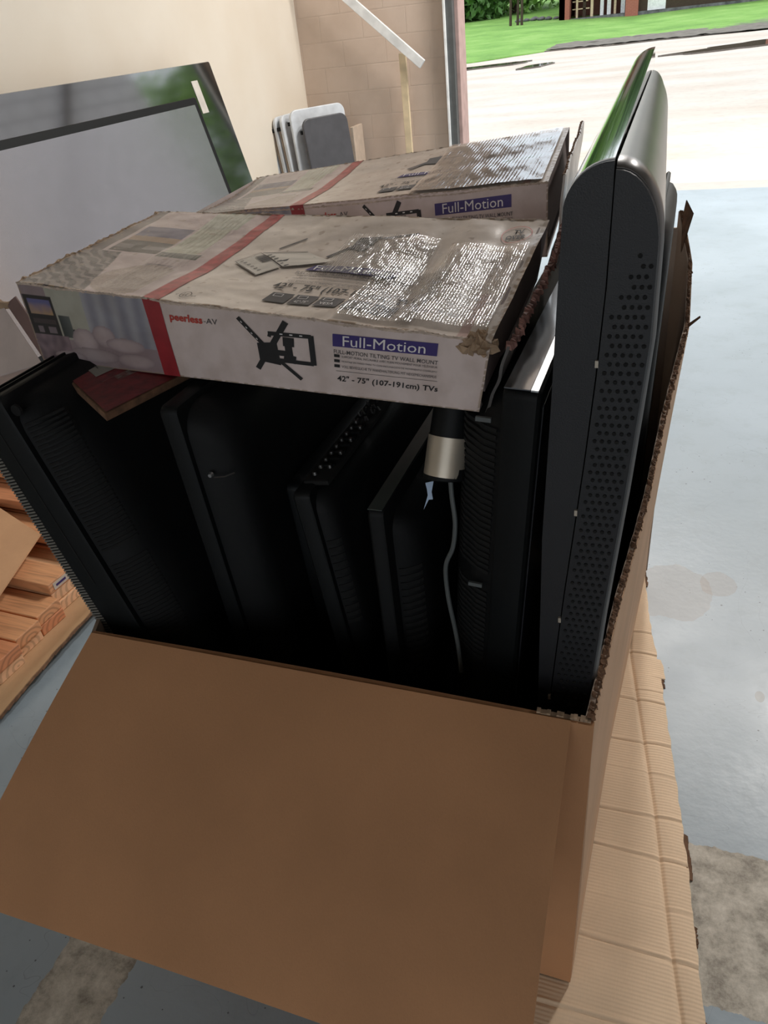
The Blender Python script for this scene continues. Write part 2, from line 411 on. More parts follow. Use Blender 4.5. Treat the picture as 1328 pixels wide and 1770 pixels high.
    def build(s, name, mat, parent=None, smooth=False, bevel=0, seg=2):
        if isinstance(mat, str): mat = MAT[mat]
        o = bpy.data.objects.new(name, s.mesh(name, mat, smooth)); COL.objects.link(o)
        if parent: o.parent = parent
        if bevel:
            b = o.modifiers.new('bevel', 'BEVEL'); b.width = bevel; b.segments = seg; b.limit_method = 'ANGLE'; b.angle_limit = radians(35)
        if smooth:
            import bmesh
            bm = bmesh.new(); bm.from_mesh(o.data); bmesh.ops.recalc_face_normals(bm, faces=bm.faces)
            for e in bm.edges:
                if len(e.link_faces) == 2 and e.calc_face_angle(0) > radians(40): e.smooth = False
            bm.to_mesh(o.data); bm.free()
        else:
            import bmesh
            bm = bmesh.new(); bm.from_mesh(o.data); bmesh.ops.recalc_face_normals(bm, faces=bm.faces); bm.to_mesh(o.data); bm.free()
        return o

def tag(o, label=None, cat=None, group=None, kind=None):
    if label: o['label'] = label
    if cat: o['category'] = cat
    if group: o['group'] = group
    if kind: o['kind'] = kind
    return o
def empty(name, loc=(0, 0, 0), rot=(0, 0, 0)):
    o = bpy.data.objects.new(name, None); COL.objects.link(o); o.location = loc; o.rotation_euler = rot
    o.empty_display_size = .05; return o
def struct(name, mb, mat, **k): return tag(mb.build(name, mat, **k), kind='structure')
def copy_tree(o, parent=None):
    c = o.copy(); COL.objects.link(c)
    if parent: c.parent = parent
    for ch in list(o.children): copy_tree(ch, c)
    return c
def fray(mb, pts, w=.006, h=.006, amp=1.0, seed=0, out=(1, 0, 0)):
    out = Vector(out).normalized(); pts = [Vector(p) for p in pts]; rs = []
    for i, p in enumerate(pts):
        a = nz(i * .37, seed, 1) * amp; b = nz(i * .61, seed, 5) * amp; c = nz(i * .9, seed, 9) * amp
        rs.append([p - out * w * (.5 + .3 * a) + Vector((0, 0, -h * .6)), p + out * w * (.6 + .9 * b) + Vector((0, 0, -h * (.9 + c))),
                   p + out * w * (.4 + .9 * b) + Vector((0, 0, h * (.25 + .8 * c))), p - out * w * (.35 + .3 * a) + Vector((0, 0, h * (.45 + .9 * a)))])
    mb.rings(rs); return mb
def nz(x, y, z=0): return noise.noise(Vector((x, y, z)))

# ------------------------------------------------------------ structure
XL, XR, YF, YB, ZC = -3.42, 4.7, 7.4, -3.6, 4.6
struct('floor', MB().quad((XL, YB, 0), (XR, YB, 0), (XR, 7.62, 0), (XL, 7.62, 0)), 'floor')
struct('wall_left', MB().box(XL - .2, XL, YB, 7.62, 0, ZC), 'plaster')
w = MB(); w.box(XL, DX0 - .06, YF, 7.62, 0, ZC); w.box(DX1, XR, YF, 7.62, 0, ZC); w.box(DX0 - .06, DX1, YF, 7.62, DZ, ZC)
struct('wall_far', w, 'wall_far')
struct('wall_right', MB().box(XR, XR + .2, YB, 7.62, 0, ZC), 'wall_white')
w = MB(); w.box(XL - .2, -1.5, YB - .2, YB, 0, ZC); w.box(2.7, XR + .2, YB - .2, YB, 0, ZC); w.box(-1.5, 2.7, YB - .2, YB, 2.8, ZC)  # gap left in the wall for the added rear fill light
struct('wall_back', w, 'plaster')
struct('rear_ground', MB().quad((-30, -40, -.03), (30, -40, -.03), (30, YB - .1, -.03), (-30, YB - .1, -.03)), simple('rear_yard', srgb(150, 146, 140), .9))
struct('ceiling', MB().box(XL - .2, XR + .2, YB - .2, 7.62, ZC, ZC + .15), 'ceiling')
struct('trim_1', MB().box(DX0 - .06, DX0, 7.4, 7.62, 0, DZ), 'jamb_pink', bevel=.006)
struct('trim_2', MB().box(DX0 - .115, DX0 - .03, 7.33, 7.4, 0, DZ), 'jamb_metal', bevel=.004)
struct('trim_3', MB().box(DX0 - .105, DX0 - .09, 7.30, 7.34, 0, DZ), 'white_paint')
# step outside, drive, lawn
struct('ground', MB().grid(lambda u, v: (-45 + 90 * u, 7.62 + 34 * v, -.02 - (.02 if v > 0 else 0)), 4, 8), 'drive')
def lawnz(x, y):
    b = lawn_edge(x); return max(-.03, (y - b) * .0325) + .04 * nz(x * .6, y * .6) * min(1, max(0, y - b))
def lawn_edge(x):
    pts = [(-60, 24), (-14, 27.5), (-7.4, 31), (-3.6, 35.9), (2.1, 34.2), (12, 33), (60, 33)]
    for (a, p), (b, q) in zip(pts, pts[1:]):
        if a <= x <= b: return p + (q - p) * (x - a) / (b - a)
    return 33
def lawn(u, v):
    x = -60 + 120 * u; b = lawn_edge(x) + .35 * nz(x * 1.3, 0); y = b + (110 - b) * v ** 2
    return (x, y, lawnz(x, y) if v > 0 else -.035)
struct('lawn_ground', MB().grid(lawn, 240, 60), 'grass', smooth=True)

def fill_lamp_fixture(x, y, label, watts):  # unseen lamps added on the ceiling as fill light for the interior
    r = tag(empty('fill_lamp', (x, y, ZC)), label, 'lamp', 'added fill lamps')
    MB().box(-.16, .16, -.62, .62, -.07, -.02).build('housing', 'fill_lamp_body', r, bevel=.01)
    m = bpy.data.materials.get('fill_lamp_glow')
    if not m:
        m = bpy.data.materials.new('fill_lamp_glow'); m.use_nodes = True
        b = m.node_tree.nodes['Principled BSDF']; b.inputs['Emission Color'].default_value = (1, .95, .88, 1); b.inputs['Emission Strength'].default_value = 4
    MB().box(-.13, .13, -.58, .58, -.078, -.071).build('diffuser', m, r)
    l = bpy.data.lights.new('fill_lamp_light', 'AREA'); l.shape = 'RECTANGLE'; l.size = .26; l.size_y = 1.16; l.energy = FILL_LAMP * watts; l.color = (1, .96, .91)
    o = bpy.data.objects.new('fill_lamp_light', l); COL.objects.link(o); o.parent = r; o.location = (0, 0, -.09)
for x, y, lb, wt in [(-.1, 6.3, 'unseen white fill lamp added left of the far doorway', 165), (1.7, 5.9, 'unseen white fill lamp added before the far doorway, right side', 190)]:
    fill_lamp_fixture(x, y, lb, wt)

# ------------------------------------------------------------ outdoors
def puddle(pts, label):
    c = Vector((sum(p[0] for p in pts) / len(pts), sum(p[1] for p in pts) / len(pts), 0))
    m = MB(); out = []
    n = len(pts)
    for i in range(n):
        a, b = Vector((*pts[i], 0)), Vector((*pts[(i + 1) % n], 0))
        for k in range(8):
            p = a.lerp(b, k / 8); p = c + (p - c) * (1 + .35 * nz(p.x * 2, p.y * 2, 3)); out.append((p.x, p.y, -.012 if p.y > 20 else -.03))
    hi = [(x, y, .0) for x, y, z in out]
    m.rings([[(x, y, -.05) for x, y, z in out], hi], cap0=False)
    return tag(m.build('puddle', 'water'), label, 'puddle', 'puddles')
puddle([(-6.8, 33.2), (-4.5, 33.6), (-2.4, 33.2), (-.2, 33.6), (1.4, 34.4), (.2, 35.6), (-2.5, 35.4), (-4.6, 34.9)], 'long muddy puddle along the lawn edge, reflecting the brick house')
puddle([(-.9, 25.3), (.5, 25.2), (3.2, 26.5), (3.4, 28.5), (1.6, 28.0)], 'wide shallow brown puddle at the right of the drive')
puddle([(-7.2, 26.8), (-5.4, 27.6), (-5.2, 28.6), (-7.4, 27.9)], 'thin puddle on the drive beside the door jamb')
puddle([(-4.9, 25.2), (-4.3, 25.4), (-4.1, 26.6), (-4.7, 26.4)], 'small round puddle in the middle of the drive')
m = MB(); m.grid(lambda u, v: (-5.5 + 9.5 * u, 33.6 + 3.4 * v * (1 - .3 * abs(u - .6)) + .4 * nz(u * 9, v * 5), .012 + .05 * abs(nz(u * 20, v * 8, 2)) + .05 * v), 60, 20)
tag(m.build('mud_verge', 'mud', smooth=True), 'bare grey mud between the lawn and the drive', 'mud', kind='stuff')

# brick house
HY = 50.0
h = tag(empty('brick_house', (-4, HY, .5)), 'derelict red brick house with open front beyond the lawn', 'house')
def hp(name, mat, boxes, **k):
    m = MB()
    for b in boxes: m.box(b[0] + 4, b[1] + 4, b[2] - HY, b[3] - HY, b[4] - .5, b[5] - .5)
    return m.build(name, mat, h, **k)
hp('brick_wall', 'brick', [(-7.5, -6.95, 50, 50.6, .2, 3.4), (-4.05, -3.4, 50, 50.6, .2, 3.4), (-7.5, -7.2, 50, 58, .2, 3.4), (3, 3.4, 50, 58, .2, 3.4), (-7.5, 3.4, 57.6, 58, .2, 3.4), (-7.5, 3.4, 50, 50.3, 2.7, 3.4)])
hp('porch_slab', 'rubble', [(-7.4, 3.3, 50.1, 57.5, .2, .62)])
hp('inner_wall', simple('dim_interior_panel', srgb(120, 78, 66), .8), [(-7, -3.4, 52.4, 52.6, .5, 2.8)])
for i, (x, wd, c) in enumerate([(-6.7, .1, 'raw_wood'), (-6.35, .16, 'bark'), (-5.95, .14, 'raw_wood'), (-5.45, .18, 'white_paint'), (-5.1, .2, 'white_paint'), (-4.75, .12, 'raw_wood'), (-4.4, .22, 'white_paint')]):
    hp('stud', c, [(x, x + wd, 50.7 + .1 * i, 50.85 + .1 * i, .55, 2.7)])
hp('shelf_board', 'raw_wood', [(-6.9, -6.0, 50.8, 51.3, 1.0, 1.05), (-6.9, -6.1, 50.8, 51.3, 1.35, 1.4)])
hp('door_panel', 'white_paint', [(-2.95, -2.05, 50.3, 50.4, .6, 2.6)])
hp('siding', 'bark', [(-3.4, -2.95, 50.3, 50.5, .5, 2.7), (-2.05, 3.0, 50.3, 50.5, .5, 2.7)])
rf = MB(); rf.v = [(-4, -1, 2.85), (8, -1, 2.85), (8, 9, 2.85), (-4, 9, 2.85), (-4, 4, 5.2), (8, 4, 5.2)]
rf.f = [(0, 1, 5, 4), (2, 3, 4, 5), (1, 2, 5), (3, 0, 4), (3, 2, 1, 0)]; rf.build('roof', 'roof', h)
# pale block building beside the drive, mirrored in the leaning screens
bb = tag(empty('block_building', (7.0, 9.5, -.03)), 'pale painted block building beside the drive, mirrored in the leaning screens', 'building')
MB().box(0, 14, 0, 10.5, 0, 8).build('block_wall', block_mat('weathered_pale_block', srgb(208, 205, 208), .8, .4, axis='YZ', mortar=.5, msz=.03), bb)
MB().box(-.25, 14.2, -.2, 10.7, 8, 8.25).build('roof_edge', 'white_paint', bb)
MB().bar((-.12, 2.5, .2), (-.12, 9.5, 7.6), .12, .12).build('conduit', 'bark', bb)
# posts
for x, yy, hh, lb in [(-9.95, 49, 2.7, 'leftmost slim weathered post on the lawn'), (-9.6, 49.2, 1.5, 'short middle weathered post on the lawn'), (-9.3, 48.8, 2.9, 'right slim weathered post of the three on the lawn')]:
    z = lawnz(x, yy); m = MB(); m.tube((x, yy, z - .05), (x + .05, yy, z + hh), .075, .06, 10)
    tag(m.build('lawn_post', 'bark', smooth=True), lb, 'post', 'posts on the lawn')
# debris heap of individual lumps
for i in range(12):
    x = -10.0 + .42 * (i % 6) + .05 * random.random(); yy = 51.4 + .42 * (i // 6); r = .14 + .05 * random.random()
    m = MB(); rs = []
    for k in range(5):
        t = k / 4; rr = r * (sin(pi * (.12 + .8 * t))); rs.append([(x + rr * cos(a) * (1.2 + .4 * nz(a, i, k)), yy + rr * sin(a), lawnz(x, yy) - .03 + r * 1.1 * t) for a in [2 * pi * q / 9 for q in range(9)]])
    m.rings(rs); tag(m.build('rubble_lump', 'rubble'), 'grey rubble lump in the heap left of the brick house', 'rubble', 'rubble heap by the brick house')

def tree(name, x, y, H, R, mat, nleaf, seed, label, leafs=.42):
    rnd = random.Random(seed); z0 = lawnz(x, y)
    r = tag(empty(name, (x, y, z0)), label, 'tree', 'trees beyond the lawn')
    t = MB(); t.tube((0, 0, -.2), (.2, 0, H * .55), .28, .14, 10)
    for k in range(6):
        a = k * 1.1 + seed; t.tube((.1, 0, H * (.25 + .05 * k)), (R * .5 * cos(a), R * .5 * sin(a), H * (.5 + .06 * k)), .1, .03, 7)
    t.build('trunk', 'bark', r, smooth=True)
    m = MB(); clumps = [(rnd.uniform(-1, 1) * R * .7, rnd.uniform(-1, 1) * R * .6, H * (.08 + .84 * rnd.random())) for _ in range(42)]
    for i in range(nleaf):
        c = clumps[i % 42]; k = 1 - .45 * abs(c[2] / H - .4)
        d = Vector((rnd.gauss(0, 1), rnd.gauss(0, 1), rnd.gauss(0, .8))).normalized() * (rnd.random() ** .5) * R * .42 * k
        p = Vector((c[0] * k, c[1] * k, c[2])) + d
        a = Vector((rnd.gauss(0, 1), rnd.gauss(0, 1), rnd.gauss(0, 1))).normalized() * leafs * rnd.uniform(.6, 1.2)
        b = a.cross(Vector((rnd.gauss(0, 1), rnd.gauss(0, 1), rnd.gauss(0, 1)))).normalized() * leafs * .45
        m.quad(p - a, p - b, p + a, p + b)
    m.build('crown', MAT['leaf'][mat], r)
    return r
spots = [(-40, 66, 15, 7, 0), (-31, 70, 17, 7, 1), (-24, 64, 13, 6, 2), (-17.5, 68, 13, 6, 0), (-12.5, 63, 10.5, 5, 1), (-8, 70, 13, 6, 0), (-2, 72, 14, 6, 2), (6, 69, 15, 6.5, 0), (14, 72, 17, 7, 1), (23, 68, 15, 7, 0), (33, 66, 16, 7, 2), (-15.5, 58, 5, 3.6, 0)]
words = ['far left end of the tree line', 'second from the left end of the tree line', 'paler crown left of the posts', 'tall dark crown behind the posts', 'crown just behind the lawn posts', 'crown behind the left corner of the brick house',
         'pale crown behind the brick house roof', 'dark crown behind the right end of the brick house', 'tall crown right of the brick house', 'dark crown towards the right of the tree line', 'pale crown at the right end of the tree line', 'low bush at the foot of the tree line']
for i, ((x, y, H, R, mt), wd) in enumerate(zip(spots, words)):
    tree('tree', x, y, H, R, mt, 9000 if i in (3, 4, 11) else 5000, i + 1, 'leafy green tree, ' + wd, .28 if i in (3, 4, 11) else .5)

# ------------------------------------------------------------ corner things
r = tag(empty('handrail', (-2.25, 7.27, 0)), 'white diagonal handrail rail on a pale upright against the block wall', 'handrail')
MB().bar((-.82, 0, 1.88), (.02, -.02, 1.165), .03, .075).build('rail', 'white_paint', r, bevel=.004)
MB().bar((-.82, .0, 1.88), (-1.1, 0, 2.12), .03, .075).build('rail_end', 'white_paint', r, bevel=.004)
MB().bar((-.17, .03, 0), (-.17, .03, 1.26), .06, .03, up=(0, 1, 0)).build('upright', 'raw_wood', r, bevel=.003)

def rrect(w, h, r, n=6):
    pts = []
    for cx, cy, a0 in ((w - r, r, -90), (w - r, h - r, 0), (r, h - r, 90), (r, r, 180)):
        for k in range(n + 1): a = radians(a0 + 90 * k / n); pts.append((cx + r * cos(a), cy + r * sin(a)))
    return pts
def fold_table(x, y, hgt, wid, mat, label, lean, yaw, tx=.03):
    r = tag(empty('folding_table', (x, y, 0), (0, radians(lean), radians(yaw))), label, 'table', 'folding tables in the corner')
    P = rrect(wid, hgt, .07)
    MB().rings([[(0, b, a) for b, a in P], [(tx, b, a) for b, a in P]]).build('table_top', mat, r, bevel=.008)
    f = MB()
    for xx in (-.009, -.025):
        f.bar((xx, .03, .02), (xx, .03, hgt - .11), .02, .012, up=(1, 0, 0)); f.bar((xx, wid - .04, .02), (xx, wid - .04, hgt - .11), .02, .012, up=(1, 0, 0))
    for zz in (.12, hgt * .5): f.bar((-.017, .03, zz), (-.017, wid - .04, zz), .012, .02)
    f.build('folded_frame', 'beige', r, bevel=.003)
    MB().box(-.03, -.003, -.004, .012, hgt - .115, hgt - .085).build('latch', 'void', r)
    return r
for i, (x, y, hh, ww, mt, lb) in enumerate([(-3.40, 6.60, .9, .55, 'white_plastic', 'white folding table leaning closest to the left wall'),
        (-3.335, 6.60, .91, .55, 'white_plastic', 'white folding table, second from the left wall'),
        (-3.27, 6.60, .92, .56, 'white_plastic', 'white folding table in the middle of the leaning row'),
        (-3.20, 6.60, .95, .56, 'white_plastic', 'white folding table whose wide face shows beside the dark one'),
        (-3.07, 6.58, .88, .46, 'dark_plastic', 'dark grey folding table leaning in front of the white ones')]):
    fold_table(x, y, hh, ww, mt, lb, -5 if i < 4 else -7, -34 if i >= 3 else -6)
tag(MB().box(-2.90, -2.87, 7.1, 7.34, 0, .74).build('wood_panel', 'beige', bevel=.004), 'narrow beige board standing right of the dark folding table', 'board')

# ------------------------------------------------------------ televisions
def ring(L, H, m, r, x, n=5):
    pts = []
    r = max(r, .002)
    for cy, cz, a0 in ((L - m - r, m + r, -90), (L - m - r, H - m - r, 0), (m + r, H - m - r, 90), (m + r, m + r, 180)):
        for k in range(n + 1): a = radians(a0 + 90 * k / n); pts.append((x, cy + r * cos(a), cz + r * sin(a)))
    return pts
def tv(label, y0, xr, zr, k, ztop, L, tb, d, ch, s=1, mat='black', hum='black2', screen=True, inset=.012, vents=None, zb=.03, yaw=0, topr=.03, trim=None, trimtop=False):
    """screen face plane passes (xr, zr) at y0, dx/dz = k; the back points to s*x"""
    lean = math.atan(k); H = (ztop - zb) / cos(lean); xb = xr + (zb - zr) * k
    root = tag(empty('flat_television', (xb, y0, zb), (0, lean, radians(yaw))), label, 'television', 'old televisions')
    X = lambda pts: [(s * p[0], p[1], p[2]) for p in pts]
    MB().rings([X(ring(L, H, .004, .01, 0)), X(ring(L, H, 0, .012, .004)), X(ring(L, H, 0, .012, tb - .004)), X(ring(L, H, .003, .01, tb))]).build('front_frame', mat, root, smooth=True)
    if screen:
        MB().rings([X(ring(L, H, .03, .004, -.0015)), X(ring(L, H, .03, .004, .001))]).build('screen', 'screen', root)
    m0 = inset
    MB().rings([X(ring(L, H, m0, topr, tb - .001)), X(ring(L, H, m0 + .1 * ch, topr, tb + .35 * d)), X(ring(L, H, m0 + .35 * ch, topr * 1.3, tb + .75 * d)),
                X(ring(L, H, m0 + .6 * ch, topr * 1.4, tb + .93 * d)), X(ring(L, H, m0 + ch, topr * 1.5, tb + d))]).build('back_shell', hum, root, smooth=True)
    if vents:
        # rows of slots in the near side of the shell
        m = MB()
        for (z0, z1, n) in vents:
            for i in range(n):
                z = H - (z0 + (z1 - z0) * (i + .5) / n)
                hz = (z1 - z0) / n * .27
                prof = [(tb + .10 * d, m0 + .02 * ch), (tb + .35 * d, m0 + .1 * ch), (tb + .75 * d, m0 + .35 * ch), (tb + .86 * d, m0 + .48 * ch)]
                for (xa, ya), (xb_, yb_) in zip(prof, prof[1:]):
                    e = .0015
                    m.hexa([(s * xa, ya - e, z - hz), (s * xb_, yb_ - e, z - hz), (s * xb_, yb_ + .004, z - hz), (s * xa, ya + .004, z - hz),
                            (s * xa, ya - e, z + hz), (s * xb_, yb_ - e, z + hz), (s * xb_, yb_ + .004, z + hz), (s * xa, ya + .004, z + hz)])
        m.build('vent_slots', 'void', root)
    if trim:
        MB().box(min(s * tb * .05, s * tb * trim), max(s * tb * .05, s * tb * trim), .002, L * .9, H - .001, H + .0015).build('silver_trim', 'silver', root)
    return root, H

# 1: big plasma leaning over the left edge of the carton
t1, H1 = tv('big black television leaning furthest left, ribbed vents down its side', .78, -.909, .705, -.27, 1.072, 1.12, .088, .062, .09, vents=[(.05, .29, 31), (.315, .50, 24)], topr=.05, zb=.42)
tag(MB().box(-.845, -.70, .80, 1.85, .026, .40).build('packing_block', 'kraft_in', bevel=.004), 'brown packing block under the leftmost leaning television', 'block')
m = MB()
for i in range(122):
    z = H1 - .02 - i * .0055; m.box(.002, .022, -.0010, .002, z - .0015, z + .0015)
m.build('side_mesh', simple('speaker_mesh', (.16, .15, .13, 1), .5, bump=0), t1)
MB().box(.050, .053, -.001, .003, H1 - .34, H1 - .02).build('seam', 'void', t1)
m = MB(); m.tube((.098, -.0025 + .012, H1 - .028), (.098, .014, H1 - .028), .009, .009, 14); m.build('screw_recess', 'void', t1)
m = MB(); m.bar((.03, .0, H1 + .002), (.03, .7, H1 + .002), .006, .004); m.bar((.06, .0, H1 + .002), (.06, .7, H1 + .002), .006, .004); m.build('top_ridges', 'black2', t1)
# 2
t2, H2 = tv('black television with a single silver screw, second from the left in the carton', .85, -.703, 1.087, -.055, 1.058, 1.05, .030, .062, .05, topr=.045)
m = MB(); m.tube((.053, .010, H2 - .115), (.053, .004, H2 - .115), .0045, .003, 12); m.build('screw', 'silver', t2, smooth=True)
m = MB(); m.path([(.057, .008, H2 - .119), (.073, .013, H2 - .12), (.086, .022, H2 - .118)], .0012, 6); m.build('scratch_wire', 'port', t2)
# 3
tv('slim black television third from the left in the carton, mostly in shade', .98, -.60, 1.0, -.05, .86, 1.0, .028, .03, .05)
# 4 with the socket panel
t4, H4 = tv('black television with a row of sockets along its upper edge', .86, -.512, .93, -.10, .925, .95, .028, .026, .03, vents=[(.09, .26, 12)])
m = MB(); m.box(.008, .05, .03, .38, H4 - .004, H4 + .004); m.build('socket_panel', 'void', t4, bevel=.002)
m = MB()
for i in range(9):
    m.tube((.02, .05 + i * .022, H4 + .003), (.02, .05 + i * .022, H4 + .009), .0045, .0035, 10)
    if i % 2: m.tube((.036, .05 + i * .022, H4 + .003), (.036, .05 + i * .022, H4 + .009), .0045, .0035, 10)
m.build('jack', 'port', t4, smooth=True)
m = MB()
for i in range(26):
    a, b = random.uniform(.01, .046), random.uniform(.22, .36)
    m.tube((a, b, H4 + .003), (a + random.uniform(-.004, .004), b, H4 + .011), .0022, .0015, 6)
m.build('screw_cluster', 'port', t4)
m = MB()
for i in range(7): m.box(.015, .042, .075 + i * .022, .082 + i * .022, H4 + .003, H4 + .007)
m.build('socket_row', 'black2', t4)
# 5
t5, H5 = tv('thin black television with a greenish glossy top edge, middle of the carton', .85, -.388, .916, 0, .916, 1.0, .024, .04, .05, mat='black2', vents=[(.12, .34, 16)], inset=.03)
MB().box(.001, .023, .002, .98, H5, H5 + .0012).build('top_edge', simple('satin_green_grey', (.05, .065, .06, 1), .35, spec=.8, bump=0), t5)
# 6 screen facing right
t6, H6 = tv('upright black television with shiny top edge beside the tallest one', .85, -.141, 1.11, .077, 1.11, 1.05, .046, .07, .10, s=-1, vents=[(.06, .30, 24), (.33, .47, 14)], topr=.06, mat='black')
MB().box(-.045, -.013, .003, .95, H6, H6 + .0015).build('glossy_top', 'screen', t6)
MB().box(-.012, -.003, .001, .95, H6, H6 + .0022).build('silver_trim', 'silver', t6)
for z_ in (.052, .32): MB().box(-.080, -.060, .008, .012, H6 - z_, H6 - z_ + .006).build('catch', 'cable', t6)
# 8 behind the tallest
tv('black television with a rounded top, squeezed between the tallest one and the carton side', 1.45, -.048, 1.17, .03, 1.17, .44, .010, .020, .03, topr=.05, screen=False)

# 7: tallest one, two shells
y7, L7 = .82, 1.13
t7 = tag(empty('tall_television', (0, y7, .03), (0, 0, radians(1.2))), 'tallest television, upright, glossy rounded edge and perforated grey back', 'television', 'old televisions')
def lerp(t, pts):
    for (a, p), (b, q) in zip(pts, pts[1:]):
        if t <= b: return p + (q - p) * max(0, (t - a)) / (b - a)
    return pts[-1][1]
LZ = [(.03, -.140), (.57, -.136), (.93, -.132), (1.1, -.124), (1.27, -.118), (1.4, -.112)]
SZ = [(.03, -.128), (.573, -.124), (.817, -.105), (1.02, -.086), (1.2, -.072), (1.31, -.068), (1.4, -.068)]
RZ = [(.03, -.075), (.6, -.060), (.81, -.046), (.997, -.030), (1.078, -.025), (1.15, -.017), (1.25, -.016), (1.4, -.02)]
def sec(side, y, top):
    """cross-section polygon x,z (local z)"""
    P = []
    if side == 'front':
        rr = .048
        for i in range(14): z = .03 + (top - rr - .03) * i / 13; P.append((lerp(z, LZ), z))
        xl = lerp(top - rr, LZ); xs = lerp(top, SZ)
        for i in range(1, 12): a = pi - (pi / 2) * i / 11; P.append((xs + (xs - xl) * cos(a), top - rr + rr * sin(a)))
        for i in range(14): z = top - rr * .5 - (top - rr * .5 - .03) * i / 13; P.append((lerp(z, SZ), z))
    else:
        rr = .075; top -= .004
        for i in range(14): z = .03 + (top - .03 - .01) * i / 13; P.append((lerp(z, SZ) + .0015, z))
        xs = lerp(top, SZ); xr = lerp(top - rr, RZ)
        for i in range(12): a = pi / 2 - (pi / 2) * i / 11; P.append((xs + .002 + (xr - xs - .002) * cos(a), top - rr + rr * sin(a)))
        for i in range(1, 14): z = top - rr - (top - rr - .03) * i / 13; P.append((lerp(z, RZ), z))
    return P
def shell(side, mat, name, y_from, inset_end=0):
    rs = []
    N = 26
    for i in range(N + 1):
        t = i / N; y = y_from + (L7 - y_from) * t
        rise = (.034 if side == 'front' else .006) * t; rd, t9 = (.03, .96) if side == 'front' else (.10, .84)
        dz = -rd * (1 - sqrt(max(0, 1 - (max(0, t - t9) / (1 - t9)) ** 2))) if t > t9 else 0
        P = sec(side, y, 1.37 + rise + dz)
        rs.append([(x - (.018 * t * max(0, min(1, (x - lerp(z, SZ)) / .04)) if side == 'back' else 0), y, z - .03) for x, z in P])
    if side == 'back':
        # rounded near edge on the outer side
        P0 = sec(side, 0, 1.37)
        xs = [lerp(z, SZ) for x, z in P0]
        r1 = [(xs_ + (x - xs_) * .93, y_from, z - .03 - (.004 if z > 1.3 else 0)) for (x, z), xs_ in zip(P0, xs)]
        rs = [r1, [(x, y_from + .006, z - .03) for x, z in P0]] + rs[1:]
    return MB().rings(rs).build(name, mat, t7, smooth=True)
shell('front', 'gloss_strip', 'front_shell', .004)
shell('back', 'greyshell', 'back_shell', .002)
# matte end caps
P = sec('front', 0, 1.368); MB().rings([[(x, -.002, z - .03) for x, z in P], [(x, .004, z - .03) for x, z in P]]).build('front_end_cap', 'bluegrey', t7)
P = sec('back', 0, 1.366); xs = [lerp(z, SZ) for x, z in P]
MB().rings([[(a + (x - a) * .9, -.002, z - .032) for (x, z), a in zip(P, xs)], [(a + (x - a) * .94, .003, z - .031) for (x, z), a in zip(P, xs)]]).build('back_end_cap', 'bluegrey', t7)
m = MB()
for j in range(80):
    z = 1.30 - j * .0105
    sx_, rx = lerp(z, SZ), lerp(z, RZ)
    for i in range(5):
        if j < 8 and (i + j * .5 < 3.6 or i > 3 and j < 3): continue
        x = sx_ + .009 + (rx - sx_ - .016) * (i + (.5 if j % 2 else 0)) / 5
        m.tube((x, -.0022, z - .03), (x, -.0034, z - .03), .0024, .0024, 7)
m.build('speaker_holes', 'void', t7)
m = MB()
for z in (1.16, .965, .79, .64):
    sx_ = lerp(z, SZ); MB().box(sx_ - .0018, sx_ + .0018, -.005, -.001, z - .03, z - .022).build('clip', 'band', t7)
m = MB()
for yy in (.02, .18, .36, .52, .70, .9):
    z = 1.362 + .004 * yy / L7; x = lerp(z, SZ); MB().box(x + .001, x + .005, yy, yy + .03, z - .030, z - .0265).build('seam_clip', 'void', t7)

# cylinder, cord, painted gleam
r = tag(empty('capped_tube', (-.284, .9, .96)), 'short black tube with a champagne metal band and open lower end, between two televisions', 'tube')
ax = Vector((.10, .45, 1)).normalized()
MB().tube(Vector((0, 0, -.004)), ax * .052, .029, .029, 40, caps=False).build('metal_band', 'band', r, smooth=True)
MB().tube(ax * .045, ax * .16, .0275, .0275, 36).build('barrel', 'black', r, smooth=True)
m = MB(); m.rings([[tuple(Vector((0, 0, -.006)) + (Vector((1, 0, 0)) * cos(a) + ax.cross(Vector((1, 0, 0))).normalized() * sin(a)) * q + ax * dz) for a in [2 * pi * i / 32 for i in range(32)]] for q, dz in ((.0295, .012), (.0295, -.004), (.025, -.006), (.024, .02))], cap0=False)
m.build('rim', 'black2', r, smooth=True)
cp = [(-.272, .89, .965), (-.270, .885, .93), (-.266, .88, .89), (-.270, .875, .85), (-.282, .872, .816), (-.281, .87, .76), (-.274, .87, .70), (-.270, .87, .655), (-.268, .87, .60)]
pts = []
for i in range(len(cp) - 1):
    for k in range(5):
        t = k / 5; a = [Vector(cp[max(0, min(len(cp) - 1, i + d))]) for d in (-1, 0, 1, 2)]
        pts.append(.5 * ((2 * a[1]) + (a[2] - a[0]) * t + (2 * a[0] - 5 * a[1] + 4 * a[2] - a[3]) * t * t + (3 * a[1] - a[0] - 3 * a[2] + a[3]) * t ** 3))
tag(MB().path(pts, .0035).build('power_cord', 'cable', smooth=True), 'grey cord hanging down from the banded tube', 'cord')
m = MB(); m.v = [(0, 0, 0), (.012, 0, .004), (.008, 0, -.014), (.009, 0, -.026), (.003, 0, -.027), (-.006, 0, -.045), (.002, 0, -.02), (.0015, 0, -.01)]
m.f = [(0, 1, 2, 7), (7, 2, 3, 6), (6, 3, 4), (6, 4, 5)]; vv = m.v[:]; m.v += [(a, b + .001, c) for a, b, c in vv]; m.f += [tuple(i + 8 for i in f[::-1]) for f in m.f[:]]
o = m.build('gap_gleam', 'gleam'); o.location = (-.304, .875, .955); tag(o, 'small pale blue scrap painted for a lit gap below the banded tube', 'gleam')  # lit gap between the sets, put in as a pale solid shape

